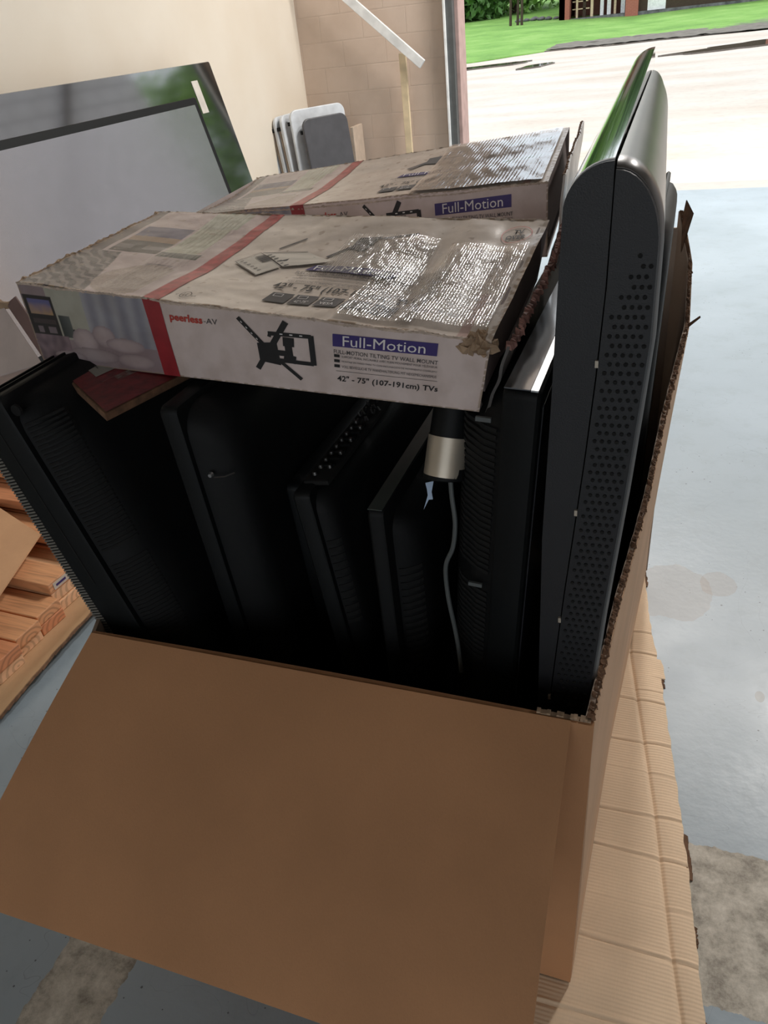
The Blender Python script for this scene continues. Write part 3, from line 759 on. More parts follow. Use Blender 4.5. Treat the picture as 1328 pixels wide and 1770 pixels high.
# ------------------------------------------------------------ big carton
carton = tag(empty('large_carton', (-.46, 1.37, .012)), 'large brown cardboard carton holding upright televisions, front flap folded down', 'carton')
off = Vector((-.46, 1.37, .012))
def rel(p): return tuple(Vector(p) - off)
TOPR = [(.74, -.053, .685), (.985, -.039, .70), (1.271, -.014, .72), (1.508, .001, .77), (1.802, .030, .86), (1.952, .023, .96), (2.005, -.008, 1.06)]
BOTR = [(.74, -.063), (1.3, -.050), (2.005, -.010)]
def ragged(u): return .006 * nz(u * 40, 1.7) + .004 * nz(u * 130, 5)
def rw(u, v):
    y = .746 + 1.259 * u
    xt = lerp(y, [(a, b) for a, b, c in TOPR]); zt = lerp(y, [(a, c) for a, b, c in TOPR]) + (ragged(u) if v == 1 else 0)
    xb = lerp(y, BOTR); z = .012 + (zt - .012) * v
    bulge = .012 * sin(pi * v) * (1 - u)
    return rel((xb + (xt - xb) * v ** 1.3 + bulge * .3, y, z))
MB().sheet(rw, 90, 24, (-.008, 0, 0)).build('right_side', 'kraft_in', carton, smooth=True)
def rwo(u, v):
    p = Vector(rw(u, v * .998)); return tuple(p + Vector((.0035, 0, -.002 - .010 * abs(nz(u * 25, 4)) * v)))
MB().sheet(rwo, 90, 12, (-.0025, 0, 0)).build('outer_liner', kraft('pale_kraft_liner', srgb(205, 170, 140)), carton, smooth=True)
m = MB()
fray(m, [Vector(rw(i / 420, 1)) + Vector((-.003, 0, 0)) for i in range(421)], .0075, .006, 1.1, 3)
m.build('torn_edge', 'torn', carton)
# a torn curl at the top far end, splinters
m = MB(); c = Vector(rel((-.006, 2.0, 1.05))); m.quad(c, c + Vector((.004, -.06, -.07)), c + Vector((.022, -.05, .015)), c + Vector((.004, .0, .035)))
def thick(m):
    vv = m.v[:]; k = len(vv); m.v += [(a + .0015, b + .001, z) for a, b, z in vv]; m.f += [tuple(i + k for i in f[::-1]) for f in m.f[:]]; return m
thick(m).build('torn_curl', 'torn', carton)
m = MB(); c = Vector(rel((.03, 1.78, .86))); m.quad(c, c + Vector((.022, 0, .022)), c + Vector((.021, .002, .026)), c + Vector((-.002, .004, .006)))
thick(m).build('torn_splinter', 'torn', carton)
def fwall(u, v):
    x = -.872 + (.824) * u - .012 * (1 - v) * u; return rel((x, .737 + .004 * sin(pi * u), .012 + (.672 + (.004 * nz(u * 60, 2) if u > .93 and v == 1 else 0)) * v))
MB().sheet(fwall, 60, 10, (0, .008, 0)).build('front_side', 'kraft', carton)
m = MB()
for i in range(16):
    x = -.125 + .0045 * i; m.box(x, x + .005, .741, .749, .680, .684 + .005 * random.random())
for i, v_ in enumerate(m.v): m.v[i] = rel(v_)
m.build('torn_front_edge', 'torn_pale', carton)
def flap(u, v):
    x0 = -.872 + .794 * u; x1 = -.992 + .914 * u
    y = .738 - .333 * v - .005 * sin(pi * v); z = .686 - .284 * v + .005 * sin(pi * v) + .004 * sin(pi * u) * v
    return rel((x0 + (x1 - x0) * v, y, z))
MB().sheet(flap, 40, 24, (.0, -.004, -.005)).build('front_flap', 'kraft', carton, smooth=True)
def lw(u, v):
    y = .74 + 1.265 * u; xt = lerp(y, [(.74, -.874), (.85, -.935), (1.1, -.95), (2.005, -.9)]); return rel((-.872 + (xt + .872) * v ** 2, y, .012 + (.672 - .03 * min(1, u * 8)) * v))
MB().sheet(lw, 40, 10, (.007, 0, 0)).build('left_side', 'kraft_in', carton)
MB().sheet(lambda u, v: rel((-.872 + (.868 + .012 * v) * u, 2.0, .012 + (.68 + .33 * max(0, min(1, (u - .82) / .12))) * v)), 60, 8, (0, .008, 0)).build('rear_side', 'kraft_in', carton)
MB().box(-.41, .40, -.62, .625, 0, .008).build('bottom', 'kraft_in', carton)

# sheets on the floor
EDGE = [(.2, .235), (.735, .167), (.862, .152), (1.024, .134), (1.233, .105), (1.595, .051), (1.752, .02), (1.99, -.01), (2.12, -.02)]
CRE = [(.2, .19), (.724, .13), (.849, .107), (1.158, .06), (1.622, -.024), (2.12, -.06)]
def fs(u, v):
    y = .2 + 1.9 * v; e = lerp(y, EDGE) + .0035 * nz(y * 30, 2) + (.010 if 1.55 < y < 1.62 else 0); c = lerp(y, CRE)
    xl_ = -.24
    x = (xl_ + (c - xl_) * (u / .7)) if u <= .7 else c + (e - c) * ((u - .7) / .3)
    d = abs(x - c); z = .0042 - .0042 * exp(-(d / .0045) ** 2) + .0006 * nz(x * 10, y * 14)
    if u > .7: z += .003 * sin(pi * min(1, (u - .7) / .3))
    for k, yc in enumerate((.61, .70, .83, .925, 1.03, 1.13, 1.24, 1.33, 1.46, 1.50, 1.63, 1.72)):
        yy = yc + (.03 * (x - .1)) * (1 if k % 2 else -1); z += (.0017 if (k * 7) % 3 else .0010) * (exp(-((y - yy - .004) / .003) ** 2) - 1.1 * exp(-((y - yy + .003) / .0025) ** 2)) * (1 if (u > .7 or k % 3) else .4)
    return (x, y, z)
MB().sheet(fs, 100, 820, (0, 0, .003)).build('floor_sheet_holder', 'kraft_sheet', smooth=True)
o = bpy.data.objects['floor_sheet_holder']; o.name = 'cardboard_sheet'; tag(o, 'flattened ribbed cardboard sheet under the big carton, creased along its right edge', 'cardboard')
for y0_, y1_, w_ in ((.71, .74, .012), (.865, .905, .010), (1.00, 1.10, .012), (1.52, 1.60, .014), (1.93, 2.0, .012)):
    m = MB()
    for i in range(6):
        a = y0_ + (y1_ - y0_) * i / 6; b = a + (y1_ - y0_) / 6 * 1.2; e = lerp(a, EDGE)
        m.hexa([(e - .004, a, .002), (e + w_ * random.uniform(.2, .7), a + .003, .001), (e + w_ * random.uniform(.2, .6), b, .001), (e - .004, b, .002),
                (e - .004, a, .007), (e + w_ * random.uniform(.1, .4), a + .003, .004), (e + w_ * random.uniform(.1, .4), b, .004), (e - .004, b, .007)])
    m.build('torn_fringe', 'torn', o)

def ls(u, v):
    y = .98 + 1.5 * v; xr_ = -1.615 - .04 * (v * 1.5) + .006 * nz(y * 20, 9); x = -3.1 + (xr_ + 3.1) * u
    return (x, y, .001 + .032 * exp(-((1 - u) / .035) ** 2) * (.35 + .65 * sin(pi * min(1, v * 1.6 + .12))))
o = tag(MB().sheet(ls, 90, 50, (0, 0, .004)).build('cardboard_liner', kraft('light_kraft_liner', srgb(196, 160, 122)), smooth=True), 'thin cardboard sheet with lifted edge under the lumber stack', 'cardboard')
m = MB()
for i in range(50):
    v = i / 50; p = Vector(ls(1, v)); q = Vector(ls(1, v + .02)); jj = .004 * random.random()
    m.hexa([p + Vector((-.002, 0, -.001)), p + Vector((.006 + jj, 0, -.001)), q + Vector((.006, 0, -.001)), q + Vector((-.002, 0, -.001)),
            p + Vector((-.002, 0, .004)), p + Vector((.004, 0, .003)), q + Vector((.004 + jj, 0, .003)), q + Vector((-.002, 0, .004))])
m.build('frayed_edge', 'torn', o)

# ------------------------------------------------------------ lumber
BT, BW = .037, .1
me = []
for k in range(3):
    mb = MB().box(-1.5, 0, -BW / 2 + .001, BW / 2 - .001, 0, BT); o = mb.build('tmp', MAT['lum'][k], bevel=.003); me.append(o)
ords = ['front', 'second', 'third', 'fourth', 'fifth', 'sixth', 'seventh', 'eighth', 'ninth', 'tenth', 'eleventh']
lev = ['bottom', 'second', 'third', 'fourth', 'fifth', 'sixth']
first = set()
LN = [2, 2, 2, 3, 2, 3, 4, 5, 5, 6, 6]
for j, n in enumerate(LN):
    for L in range(n):
        k = random.randrange(3); src = me[k]
        o = src.copy(); COL.objects.link(o); o.name = 'lumber_board'
        y = 1.145 + j * .1045
        gap = .0 if j < 5 else .010
        o.location = (-1.712 - (y - 1.09) * .14 + random.uniform(-.012, .012) - (.05 if (j >= 5 and L % 2) else 0), y, .0055 + L * (BT + .0012 + gap))
        o.rotation_euler = (0, 0, radians(random.uniform(-.5, .5) - 3))
        pos = 'top' if L == n - 1 else lev[L]
        tag(o, 'fir lumber board in the %s row from the front, %s layer' % (ords[j], pos), 'lumber', 'lumber stack on the floor')
        if j == 3 and L == 2:
            ob = MB().box(-.001, .0015, -.03, .035, .006, .03).build('board_label', 'paper', o)
            MB().box(.0014, .002, -.02, .022, .014, .022).build('label_print', 'purple', ob)
for o in me: bpy.data.objects.remove(o)
# low bearers that carry the two leaning televisions
for x, lb in ((-2.78, 'heavy timber bearer under the large leaning television'), (-3.05, 'heavy timber bearer under the rear leaning television')):
    pass
tag(MB().box(-3.38, -2.76, 3.0, 5.6, 0, .245).build('timber_bearer', MAT['lum'][2], bevel=.01), 'heavy timber bearer by the left wall carrying the two leaning screens', 'timber')

# loose brown cardboard over the lumber
def cs(u, v):
    a = Vector((-1.952, 1.608, .152)); d1 = Vector((-.8, .30, .05)); d2 = Vector((.32, -.92, .0)) * .8
    p = a + d1 * u + d2 * v; p.z += .05 * sin(pi * u) * .3 * v
    return tuple(p)
tag(MB().sheet(cs, 20, 20, (0, 0, .005)).build('loose_cardboard', kraft('plain_kraft', srgb(204, 160, 122)), smooth=True), 'plain brown cardboard piece lying on the lumber stack', 'cardboard')

# ------------------------------------------------------------ two screens against the left wall
def wall_tv(label, xt, yt, zt, H, L, fm, border, t=.05):
    lean = -radians(12.6)     # top leans to -x
    up = Vector((-sin(radians(12.6)), 0, cos(radians(12.6)))); nrm = Vector((cos(radians(12.6)), 0, sin(radians(12.6))))
    o0 = Vector((xt, yt, zt)) - up * H
    root = tag(empty('widescreen_television', tuple(o0), (0, lean, 0)), label, 'television', 'televisions leaning on the left wall')
    # local: x = normal towards room, y along wall, z up
    r = lambda m, x, rr=.012: [(x, -b, c) for x, b, c in ring(L, H, m, rr, x)]
    MB().rings([r(.01, -t), r(0, -t + .01), r(0, -.004), r(.003, 0)]).build('frame', fm, root, smooth=True)
    MB().rings([r(border, -.001, .004), r(border, .0012, .004)]).build('screen', 'screen2' if border < .1 else 'gloss', root)
    return root
MAT['screen2'] = simple('satin_screen', (.11, .105, .125, 1), .2, spec=1.0, bump=0, coat=.6)
b = MAT['screen2'].node_tree.nodes['Principled BSDF']; b.inputs['IOR'].default_value = 2.1
wall_tv('large grey screen with thin black rim leaning left, in front of the glossier one', -3.06, 4.92, 1.215, .965, 2.40, 'black', .042)
bt = wall_tv('rear wide television with glossy black border and green reflections, leaning on the left wall', -3.20, 5.41, 1.395, 1.14, 2.6, 'gloss', .24)
MB().box(.001, .003, -.32, -.24, 1.14 - .30, 1.14 - .10).build('paper_sticker', 'paper', bt)
wt = [o for o in bpy.data.objects if o.name.startswith('widescreen')][0]
MB().box(.0015, .003, -.12, -.05, .965 - .93 + .03, .965 - .93 + .09).build('paper_sticker', 'paper', wt)

# ------------------------------------------------------------ printed mount cartons
def bil(Q, u, v):
    a, b, c, d = Q; return a * ((1 - u) * (1 - v)) + b * (u * (1 - v)) + c * (u * v) + d * ((1 - u) * v)
class Face:
    def __init__(s, Q, disp=None, flip=1):
        s.Q = [Vector(q) for q in Q]; s.n = (s.Q[1] - s.Q[0]).cross(s.Q[3] - s.Q[0]).normalized() * flip; s.d = disp or (lambda u, v: 0)
        s.ew = (s.Q[1] - s.Q[0]).length; s.eh = (s.Q[3] - s.Q[0]).length
    def P(s, u, v, h=0): return bil(s.Q, u, v) + s.n * (s.d(u, v) + h)
    def grid(s, name, mat, parent, nu, nv, col, orig):
        m = MB(); m.grid(lambda u, v: s.P(u, v) - orig, nu, nv, col); return m.build(name, mat, parent, smooth=True)
    def poly(s, name, mat, parent, orig, polys, h=.0008):
        m = MB()
        for p in polys:
            if len(p) == 4:
                # subdivide so it follows the surface
                k = len(m.v); N = max(1, int(max(abs(p[1][0] - p[0][0]), abs(p[2][0] - p[3][0])) * 40)); K = max(1, int(abs(p[3][1] - p[0][1]) * 16))
                P4 = [Vector((*q, 0)) for q in p]
                m.grid(lambda u, v: s.P(bil(P4, u, v).x, bil(P4, u, v).y, h) - orig, N, K)
            else:
                k = len(m.v); m.v += [tuple(s.P(a, b, h) - orig) for a, b in p]; m.f.append(tuple(range(k, k + len(p))))
        return m.build(name, mat, parent)
    def line(s, a, b, w):
        """thin quad between two uv points, width in metres"""
        ax, ay = (b[0] - a[0]) * s.ew, (b[1] - a[1]) * s.eh; L = sqrt(ax * ax + ay * ay) or 1; px_, py_ = -ay / L * w / 2 / s.ew, ax / L * w / 2 / s.eh
        return [(a[0] + px_, a[1] + py_), (b[0] + px_, b[1] + py_), (b[0] - px_, b[1] - py_), (a[0] - px_, a[1] - py_)]
    def text(s, txt, mat, parent, orig, u0, u1, v0, v1, h=.0011, bold=0, skew=0, thin=False, v0r=None, v1r=None):
        c = bpy.data.curves.new('lettering', 'FONT'); c.body = txt; c.size = 1; c.offset = bold; c.resolution_u = 2
        o = bpy.data.objects.new('lettering_src', c); COL.objects.link(o)
        dg = bpy.context.evaluated_depsgraph_get(); me_ = bpy.data.meshes.new_from_object(o.evaluated_get(dg))
        bpy.data.objects.remove(o)
        xs = [v.co.x for v in me_.vertices]; ys = [v.co.y for v in me_.vertices]; x0, x1 = min(xs), max(xs); y0, y1 = min(ys), max(ys)
        for v in me_.vertices:
            a = (v.co.x - x0) / (x1 - x0); b = (v.co.y - y0) / (y1 - y0)
            u = u0 + (u1 - u0) * a + skew * b; lo = v0 + ((v0r if v0r is not None else v0) - v0) * a; hi = v1 + ((v1r if v1r is not None else v1) - v1) * a
            v.co = s.P(u, lo + (hi - lo) * b, h) - orig
        me_.materials.clear(); me_.materials.append(MAT[mat] if isinstance(mat, str) else mat)
        o = bpy.data.objects.new('lettering', me_); COL.objects.link(o); o.parent = parent; return o

def C(r, g, b): return srgb(r, g, b)[:3]
WHT = C(214, 198, 194); WTOP = C(210, 198, 188); RED = C(150, 42, 50)
def mixc(a, b, t): return tuple(x + (y - x) * max(0, min(1, t)) for x, y in zip(a, b))
def col_front(u, v):
    c = WHT
    n1 = nz(u * 60, v * 9)
    xs_ = .322 + .016 * (1 - v)
    if u < xs_:
        # living-room picture
        c = C(150, 148, 158)
        if u > .16: c = mixc(C(126, 126, 140), C(168, 166, 172), .5 + .5 * sin(u * 160) * .6)
        if u < .165: c = C(170, 168, 156)
        if u < .07: c = C(140, 124, 128)
        if .004 < u < .083 and .33 < v < .86:
            c = C(24, 22, 28)
            if .012 < u < .076 and .62 < v < .82: c = mixc(C(172, 140, 104), C(92, 92, 138), (v - .62) / .2 * 1.3 + n1 * .4)
            elif .012 < u < .076 and .5 < v < .56: c = C(62, 52, 56)
            elif .02 < u < .07 and .39 < v < .47 and not .035 < u < .05: c = C(120, 108, 116)
        if .10 < u < .165 and .40 < v < .47: c = C(30, 34, 38)
        if .088 < u < .118 and .35 < v < .64: c = mixc(C(40, 48, 50), C(90, 96, 96), (u - .088) / .03)
        if v < .33: c = C(150, 134, 138)
        if v < .36 and u < .1: c = mixc(C(140, 120, 128), C(105, 88, 98), .5 + n1)
        # cushions
        for cx, cy, rx, ry, sh in ((.145, .33, .035, .17, 1.0), (.20, .42, .03, .15, .97), (.16, .15, .07, .10, .82), (.25, .33, .05, .10, 1.02), (.27, .13, .05, .10, .93), (.09, .10, .045, .07, .95)):
            dd = ((u - cx) / rx) ** 2 + ((v - cy) / ry) ** 2
            if dd < 1: c = mixc(tuple(x * sh for x in C(186, 170, 172)), tuple(x * sh for x in C(128, 112, 118)), dd ** 2 * .7)
    e = min(u, 1 - u) * .78; ve = min(v, 1 - v) * .13
    wear = max(0, 1 - min(e, ve) / .003)
    if wear > .2 and nz(u * 90, v * 30, 4) > -.15: c = mixc(c, C(160, 140, 120), .8)
    return c
def col_top(u, v):
    c = WTOP; n1 = nz(u * 40, v * 14)
    xs_ = .322 + .022 * v
    if u < xs_:
        c = C(188, 170, 168)
        if v < .45 and u < .175 - .17 * v * 1.05 + .0: 
            c = C(84, 78, 80) if sin((u * .5 + v * .35) * 320 + n1 * 4) > -.2 else C(128, 118, 116)
        elif u < .04 + .0 * v: c = C(112, 102, 100)
        if .052 < u < .19 and .46 < v < .78:
            c = C(60, 54, 56)
            if v > .66: c = C(98, 92, 112)
            elif v > .60: c = C(146, 120, 100)
            elif .50 < v < .55 and not .10 < u < .13: c = C(112, 104, 104)
        if v > .46 and u > .195 and u < .285: c = C(178, 176, 158)
        if v > .80 and .19 < u < .3: c = C(176, 176, 162)
        if .19 < u < .30 and .44 < v < .50: c = C(92, 92, 88)
        if .2 < u < .27 and .25 < v < .36: c = mixc(C(168, 152, 152), C(120, 108, 110), .5 + n1)
        dd = ((u - .235) / .09) ** 2 + ((v - .18) / .17) ** 2
        if dd < 1: c = mixc(C(178, 160, 148), C(150, 134, 130), .5 + 1.2 * nz(u * 260, v * 120))
        if u > .285 and v < .42: c = C(190, 172, 170)
    if .94 < u < .96 and v < .35: c = mixc(c, RED, .35)
    # scuffed brown at edges
    e = min(u, 1 - u) * .78; ve = min(v, 1 - v) * .4
    if min(e, ve) < .006 and nz(u * 70, v * 40, 4) > -.1: c = mixc(c, C(150, 128, 106), .8)
    if nz(u * 55, v * 30, 9) > .52: c = mixc(c, C(150, 132, 116), .5)
    return c

def mount(name, label, NL, NR, FR, FL, BL, BR, endopen, hero):
    NL, NR, FR, FL, BL, BR = map(Vector, (NL, NR, FR, FL, BL, BR))
    orig = BL.copy()
    root = tag(empty('printed_carton', tuple(orig)), label, 'carton', 'television mount cartons')
    dn = BR - NR; BFR = FR + dn; BFL = FL + (BL - NL)
    if hero: dtop = lambda u, v: (-.010 * sin(pi * v) * sin(pi * min(1, u)) ** .5 + .003 * nz(u * 7, v * 5) + .0005 * nz(u * 30, v * 18) - .010 * exp(-((u - .80) / .035) ** 2) * sin(pi * v) ** .5 - .006 * exp(-((u - .93) / .03) ** 2) * sin(pi * v) ** .5) * (1 if 0 < v < 1 else 0) + (.004 * nz(u * 14, 3) * (1 if v in (0, 1) else 0))
    else: dtop = lambda u, v: (-.010 * sin(pi * v) * (1 - u) + .002 * nz(u * 7, v * 5, 4)) - (.006 * sin(pi * u) if v == 0 else 0)
    top = Face([NL, NR, FR, FL], dtop)
    if hero: dtop = lambda u, v: 0
    fr = Face([BL, BR, NR, NL], lambda u, v: .0025 * nz(u * 6, v * 2, 8) * sin(pi * v))
    # inner hull keeps it solid
    g = lambda p, c: tuple(p + (c - p) * .02 - orig)
    cc = (NL + NR + FR + FL + BL + BR + BFR + BFL) / 8
    endin = .975
    nr2, fr2, br2, bfr2 = NL.lerp(NR, endin), FL.lerp(FR, endin), BL.lerp(BR, endin), BFL.lerp(BFR, endin)
    sag = Vector((0, 0, -.028))
    MB().hexa([g(BL, cc), g(br2, cc), g(bfr2, cc), g(BFL, cc), g(NL + sag, cc), g(nr2 + sag, cc), g(fr2 + sag, cc), g(FL + sag, cc)]).build('carton_body', 'carton_in', root)
    fr.grid('front_panel', 'print', root, 420, 84, col_front, orig)
    top.grid('top_panel', 'printtop', root, 400, 190, col_top, orig)
    lf = Face([BFL, BL, NL, FL]); m = MB(); m.grid(lambda u, v: lf.P(u, v) - orig, 6, 6); m.build('left_end', 'carton_white', root)
    bk = Face([BFR, BFL, FL, FR]); m = MB(); m.grid(lambda u, v: bk.P(u, v) - orig, 12, 4); m.build('back_panel', 'carton_white', root)
    bo = Face([BFL, BFR, BR, BL]); m = MB(); m.grid(lambda u, v: bo.P(u, v) - orig, 12, 4); m.build('bottom_panel', 'carton_white', root)
    # lettering on the front
    R_ = root
    fr.poly('red_band', 'redband', R_, orig, [[(.338, .0), (.378, .0), (.362, 1), (.322, 1)]])
    top.poly('red_band', 'redband2', R_, orig, [[(.322, .002), (.360, .002), (.376, .998), (.342, .998)]])
    fr.poly('purple_bar', 'purple', R_, orig, [[(.725, .680), (.915, .715), (.915, .885), (.725, .845)]])
    fr.text('Full-Motion', 'white_ink', R_, orig, .745, .895, .700, .835, h=.0016, thin=True, v0r=.733, v1r=.868)
    fr.text('FULL-MOTION TILTING TV WALL MOUNT', 'greyink', R_, orig, .727, .918, .585, .640, bold=.004, v0r=.600, v1r=.655)
    for i, t in enumerate(['SUPPORT MURAL INCLINABLE AVEC PLEIN MOUVEMENT POUR TÉLÉVISEUR', 'MONTAJE EN PARED PARA TV CON INCLINACIÓN DE MOVIMIENTO COMPLETO', 'VOLL BEWEGLICHE TV WANDHALTERUNG MIT NEIGEMECHANISMUS']):
        v = .535 - i * .07; fr.text(t, 'greyink', R_, orig, .742, .918, v, v + .037, v0r=v + .012, v1r=v + .049)
        fr.poly('language_tab', 'ink', R_, orig, [[(.727, v), (.738, v), (.738, v + .04), (.727, v + .04)]])
    fr.poly('rule_line', 'greyink', R_, orig, [fr.line((.730, .345), (.920, .365), .0006)])
    fr.text('42" - 75" (107-191cm) TVs', 'ink', R_, orig, .733, .923, .185, .285, bold=.018, v0r=.20, v1r=.30)
    fr.text('peerless', 'red_ink', R_, orig, .381, .456, .735, .86, bold=.03)
    fr.text('-AV', 'greyink', R_, orig, .459, .489, .775, .845)
    # mount drawing
    L = fr.line; pl = []
    pl += [L((.534, .905), (.585, .58), .007), L((.610, .42), (.660, .165), .006), L((.633, .92), (.603, .60), .010), L((.567, .25), (.584, .42), .009)]
    pl += [[(.573, .36), (.618, .33), (.612, .64), (.570, .60)], L((.595, .745), (.683, .765), .007), L((.682, .78), (.686, .38), .009), L((.612, .40), (.686, .395), .007), L((.612, .50), (.635, .50), .010), L((.634, .70), (.638, .44), .012), L((.625, .66), (.648, .66), .016), L((.625, .44), (.650, .42), .014), L((.597, .70), (.60, .76), .006)]
    fr.poly('mount_drawing', 'ink', R_, orig, pl)
    wl = [L((.60 + .01 * i, .752 + .002 * i), (.606 + .01 * i, .753 + .002 * i), .002) for i in range(2, 8, 2)] + [L((.54 + .01 * i, .865 - .066 * i), (.543 + .01 * i, .845 - .066 * i), .0015) for i in range(4)]
    fr.poly('drawing_holes', 'white_ink', R_, orig, wl, h=.0015)
    # top lettering
    tp = top
    bv = .43 if hero else .42
    tp.poly('purple_bar', 'purple', R_, orig, [[(.567, bv), (.757, bv - .02), (.763, bv + .045), (.581, bv + .055)]], h=.0014)
    tp.text('Full-Motion', 'white_ink', R_, orig, .585, .745, bv + .003, bv + .05, h=.0022, v0r=bv - .012, v1r=bv + .036)
    tp.text('FULL-MOTION TILTING TV WALL MOUNT', 'greyink', R_, orig, .555, .76, bv - .042, bv - .016, h=.0018)
    for i, t in enumerate(['SUPPORT MURAL INCLINABLE AVEC PLEIN MOUVEMENT POUR TÉLÉVISEUR', 'MONTAJE EN PARED PARA TV CON INCLINACIÓN DE MOVIMIENTO COMPLETO', 'VOLL BEWEGLICHE TV WANDHALTERUNG MIT NEIGEMECHANISMUS']):
        v = bv - .068 - i * .030; tp.text(t, 'greyink', R_, orig, .565 - .003 * i, .76, v, v + .016, h=.0018)
    tp.text('42" - 75" (107-191cm) TVs', 'ink', R_, orig, .543, .835, .210, .285, bold=.018, h=.0018)
    ic = []
    for i in range(5): a = .556 + i * .052; ic.append([(a, .105), (a + .046, .105), (a + .050, .19), (a + .004, .19)])
    tp.poly('icon_tile', 'greyink', R_, orig, ic, h=.0016)
    for i, t in enumerate(['', '42"-75"', 'VESA', '105LB', 'UL']):
        if t: a = .556 + i * .052; tp.text(t, 'white_ink', R_, orig, a + .010, a + .038, .118, .140, h=.0022)
    io = []
    for i in range(5):
        a = .575 + i * .052; io += [tp.line((a - .008, .155), (a + .010, .155), .001), tp.line((a - .008, .178), (a + .010, .178), .001), tp.line((a - .008, .155), (a - .008, .178), .001), tp.line((a + .010, .155), (a + .010, .178), .001)]
    tp.poly('icon_glyph', 'white_ink', R_, orig, io, h=.0022)
    gl = [[(.618, .66), (.655, .64), (.668, .80), (.62, .78)], tp.line((.585, .57), (.625, .70), .007), tp.line((.655, .77), (.745, .83), .006), tp.line((.46, .62), (.50, .74), .004) if hero else tp.line((.575, .6), (.62, .7), .007)]
    if not hero: gl += [tp.line((.66, .72), (.73, .72), .006), tp.line((.66, .84), (.73, .80), .006), tp.line((.73, .72), (.73, .80), .006)]
    tp.poly('mount_drawing', 'greyink', R_, orig, gl, h=.0014)
    # UL mark
    if hero:
        cx, cy = .398, .075; rg = [(cx + .011 * cos(a), cy + .028 * sin(a)) for a in [2 * pi * i / 18 for i in range(18)]]
        tp.poly('approval_ring', 'ink', R_, orig, [tp.line(rg[i], rg[(i + 1) % 18], .0012) for i in range(18)], h=.0016)
        tp.text('UL', 'ink', R_, orig, cx - .005, cx + .006, cy - .013, cy + .015, h=.0018)
        tp.text('c', 'ink', R_, orig, cx - .020, cx - .015, cy - .012, cy, h=.0018); tp.text('us', 'ink', R_, orig, cx + .015, cx + .025, cy - .012, cy, h=.0018)
        cx, cy = .948, .86; rg = [(cx + .030 * cos(a), cy + .075 * sin(a)) for a in [2 * pi * i / 24 for i in range(24)]]
        tp.poly('pen_ring', 'red_ink', R_, orig, [tp.line(rg[i], rg[(i + 1) % 24], .0012) for i in range(24)], h=.0016)
        tp.text('OVER', 'ink', R_, orig, cx - .02, cx + .02, cy - .045, cy - .005, h=.0018, bold=.03); tp.text('TV', 'ink', R_, orig, cx - .008, cx + .012, cy + .005, cy + .045, h=.0018, bold=.03)
        # shipping label: two paper panels
        q = lambda *p: [list(p)]
        lab = tp.poly('shipping_label', 'paper', R_, orig, [[(.397, .45), (.478, .34), (.51, .44), (.43, .56)]], h=.0020)
        lab2 = tp.poly('shipping_label', 'paper', R_, orig, [[(.436, .56), (.515, .44), (.612, .52), (.535, .60)]], h=.0024)
        ed = [tp.line((.397, .45), (.478, .34), .0012), tp.line((.478, .34), (.51, .44), .001), tp.line((.43, .56), (.51, .44), .0012), tp.line((.397, .45), (.43, .56), .0012), tp.line((.436, .56), (.535, .60), .0016), tp.line((.515, .44), (.612, .52), .001)]
        ba = []
        for i in range(13):
            t = i / 13; ba.append(tp.line((.432 + .03 * t, .475 - .045 * t + .03), (.447 + .03 * t, .475 - .045 * t + .06), .0012 + .0012 * (i % 3 == 0)))
        for i in range(22):
            t = i / 22; ba.append(tp.line((.495 + .05 * t, .515 + .0 * t - .03 + .03 * t), (.515 + .05 * t, .555 - .03 + .03 * t), .001 + .0014 * (i % 4 == 0)))
        for i in range(6):
            ba.append(tp.line((.410 + .012 * i, .452 - .014 * i), (.416 + .012 * i, .462 - .014 * i), .0025)); ba.append(tp.line((.455 + .012 * i, .53 - .016 * i), (.462 + .012 * i, .545 - .016 * i), .003))
        tp.poly('barcode', 'greyink', R_, orig, ba, h=.0030); tp.poly('label_border', 'greyink', R_, orig, ed, h=.0030)
    # tape
    def tp_strip(u0, u1, v0, v1, mat, h, nu=60, nv=60, amp=.0010):
        m = MB(); m.grid(lambda u, v: tp.P(u0 + (u1 - u0) * u, v0 + (v1 - v0) * v, h + amp * (.6 + nz(u * 14, v * 10, 3))) - orig, nu, nv); return m.build('packing_tape', mat, R_, smooth=True)
    if hero:
        tp_strip(.60, .80, .40, .80, 'tape', .0045); tp_strip(.83, .985, .06, .74, 'tape', .0045); tp_strip(.195, .30, .05, .97, 'tape3', .003); tp_strip(.72, .86, .04, .56, 'tape', .0040)
    else:
        tp_strip(.66, .985, .02, .98, 'tape2', .0035, 90, 90); tp_strip(.0, .30, .03, .97, 'tape3', .003)
    # open end with flaps
    nv_ = Vector((1, -.05, 0)).normalized()
    a, b = NR, FR; drop = BR - NR
    def inner(u, v): p = a.lerp(b, .03 + .94 * u) + drop * (.02 + .75 * v) + nv_ * (-.012 + .010 * v); return p - orig
    MB().sheet(inner, 12, 6, tuple(nv_ * .003)).build('inner_flap', 'carton_in', root, smooth=True)
    if endopen == 'wide':
        def outer(u, v):
            p = a.lerp(b, -.0 + 1.04 * u) + drop * (.06 + .94 * v) + nv_ * ((.020 - .012 * v) + .004 * nz(u * 5, v * 3) + .008 * sin(pi * u) * (1 - v)); p.z += .008 * nz(u * 9, 2) * (1 - v); return p - orig
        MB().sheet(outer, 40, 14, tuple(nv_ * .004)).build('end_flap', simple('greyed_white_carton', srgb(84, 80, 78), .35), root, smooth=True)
        m = MB()
        fray(m, [outer(i / 160, 0) + Vector((.002, 0, 0)) for i in range(161)], .007, .006, 1.2, 7)
        m.build('torn_ridge', simple('torn_reddish_ridge', srgb(128, 92, 84), .8, var=.5, nsc=40, bump=1), root)
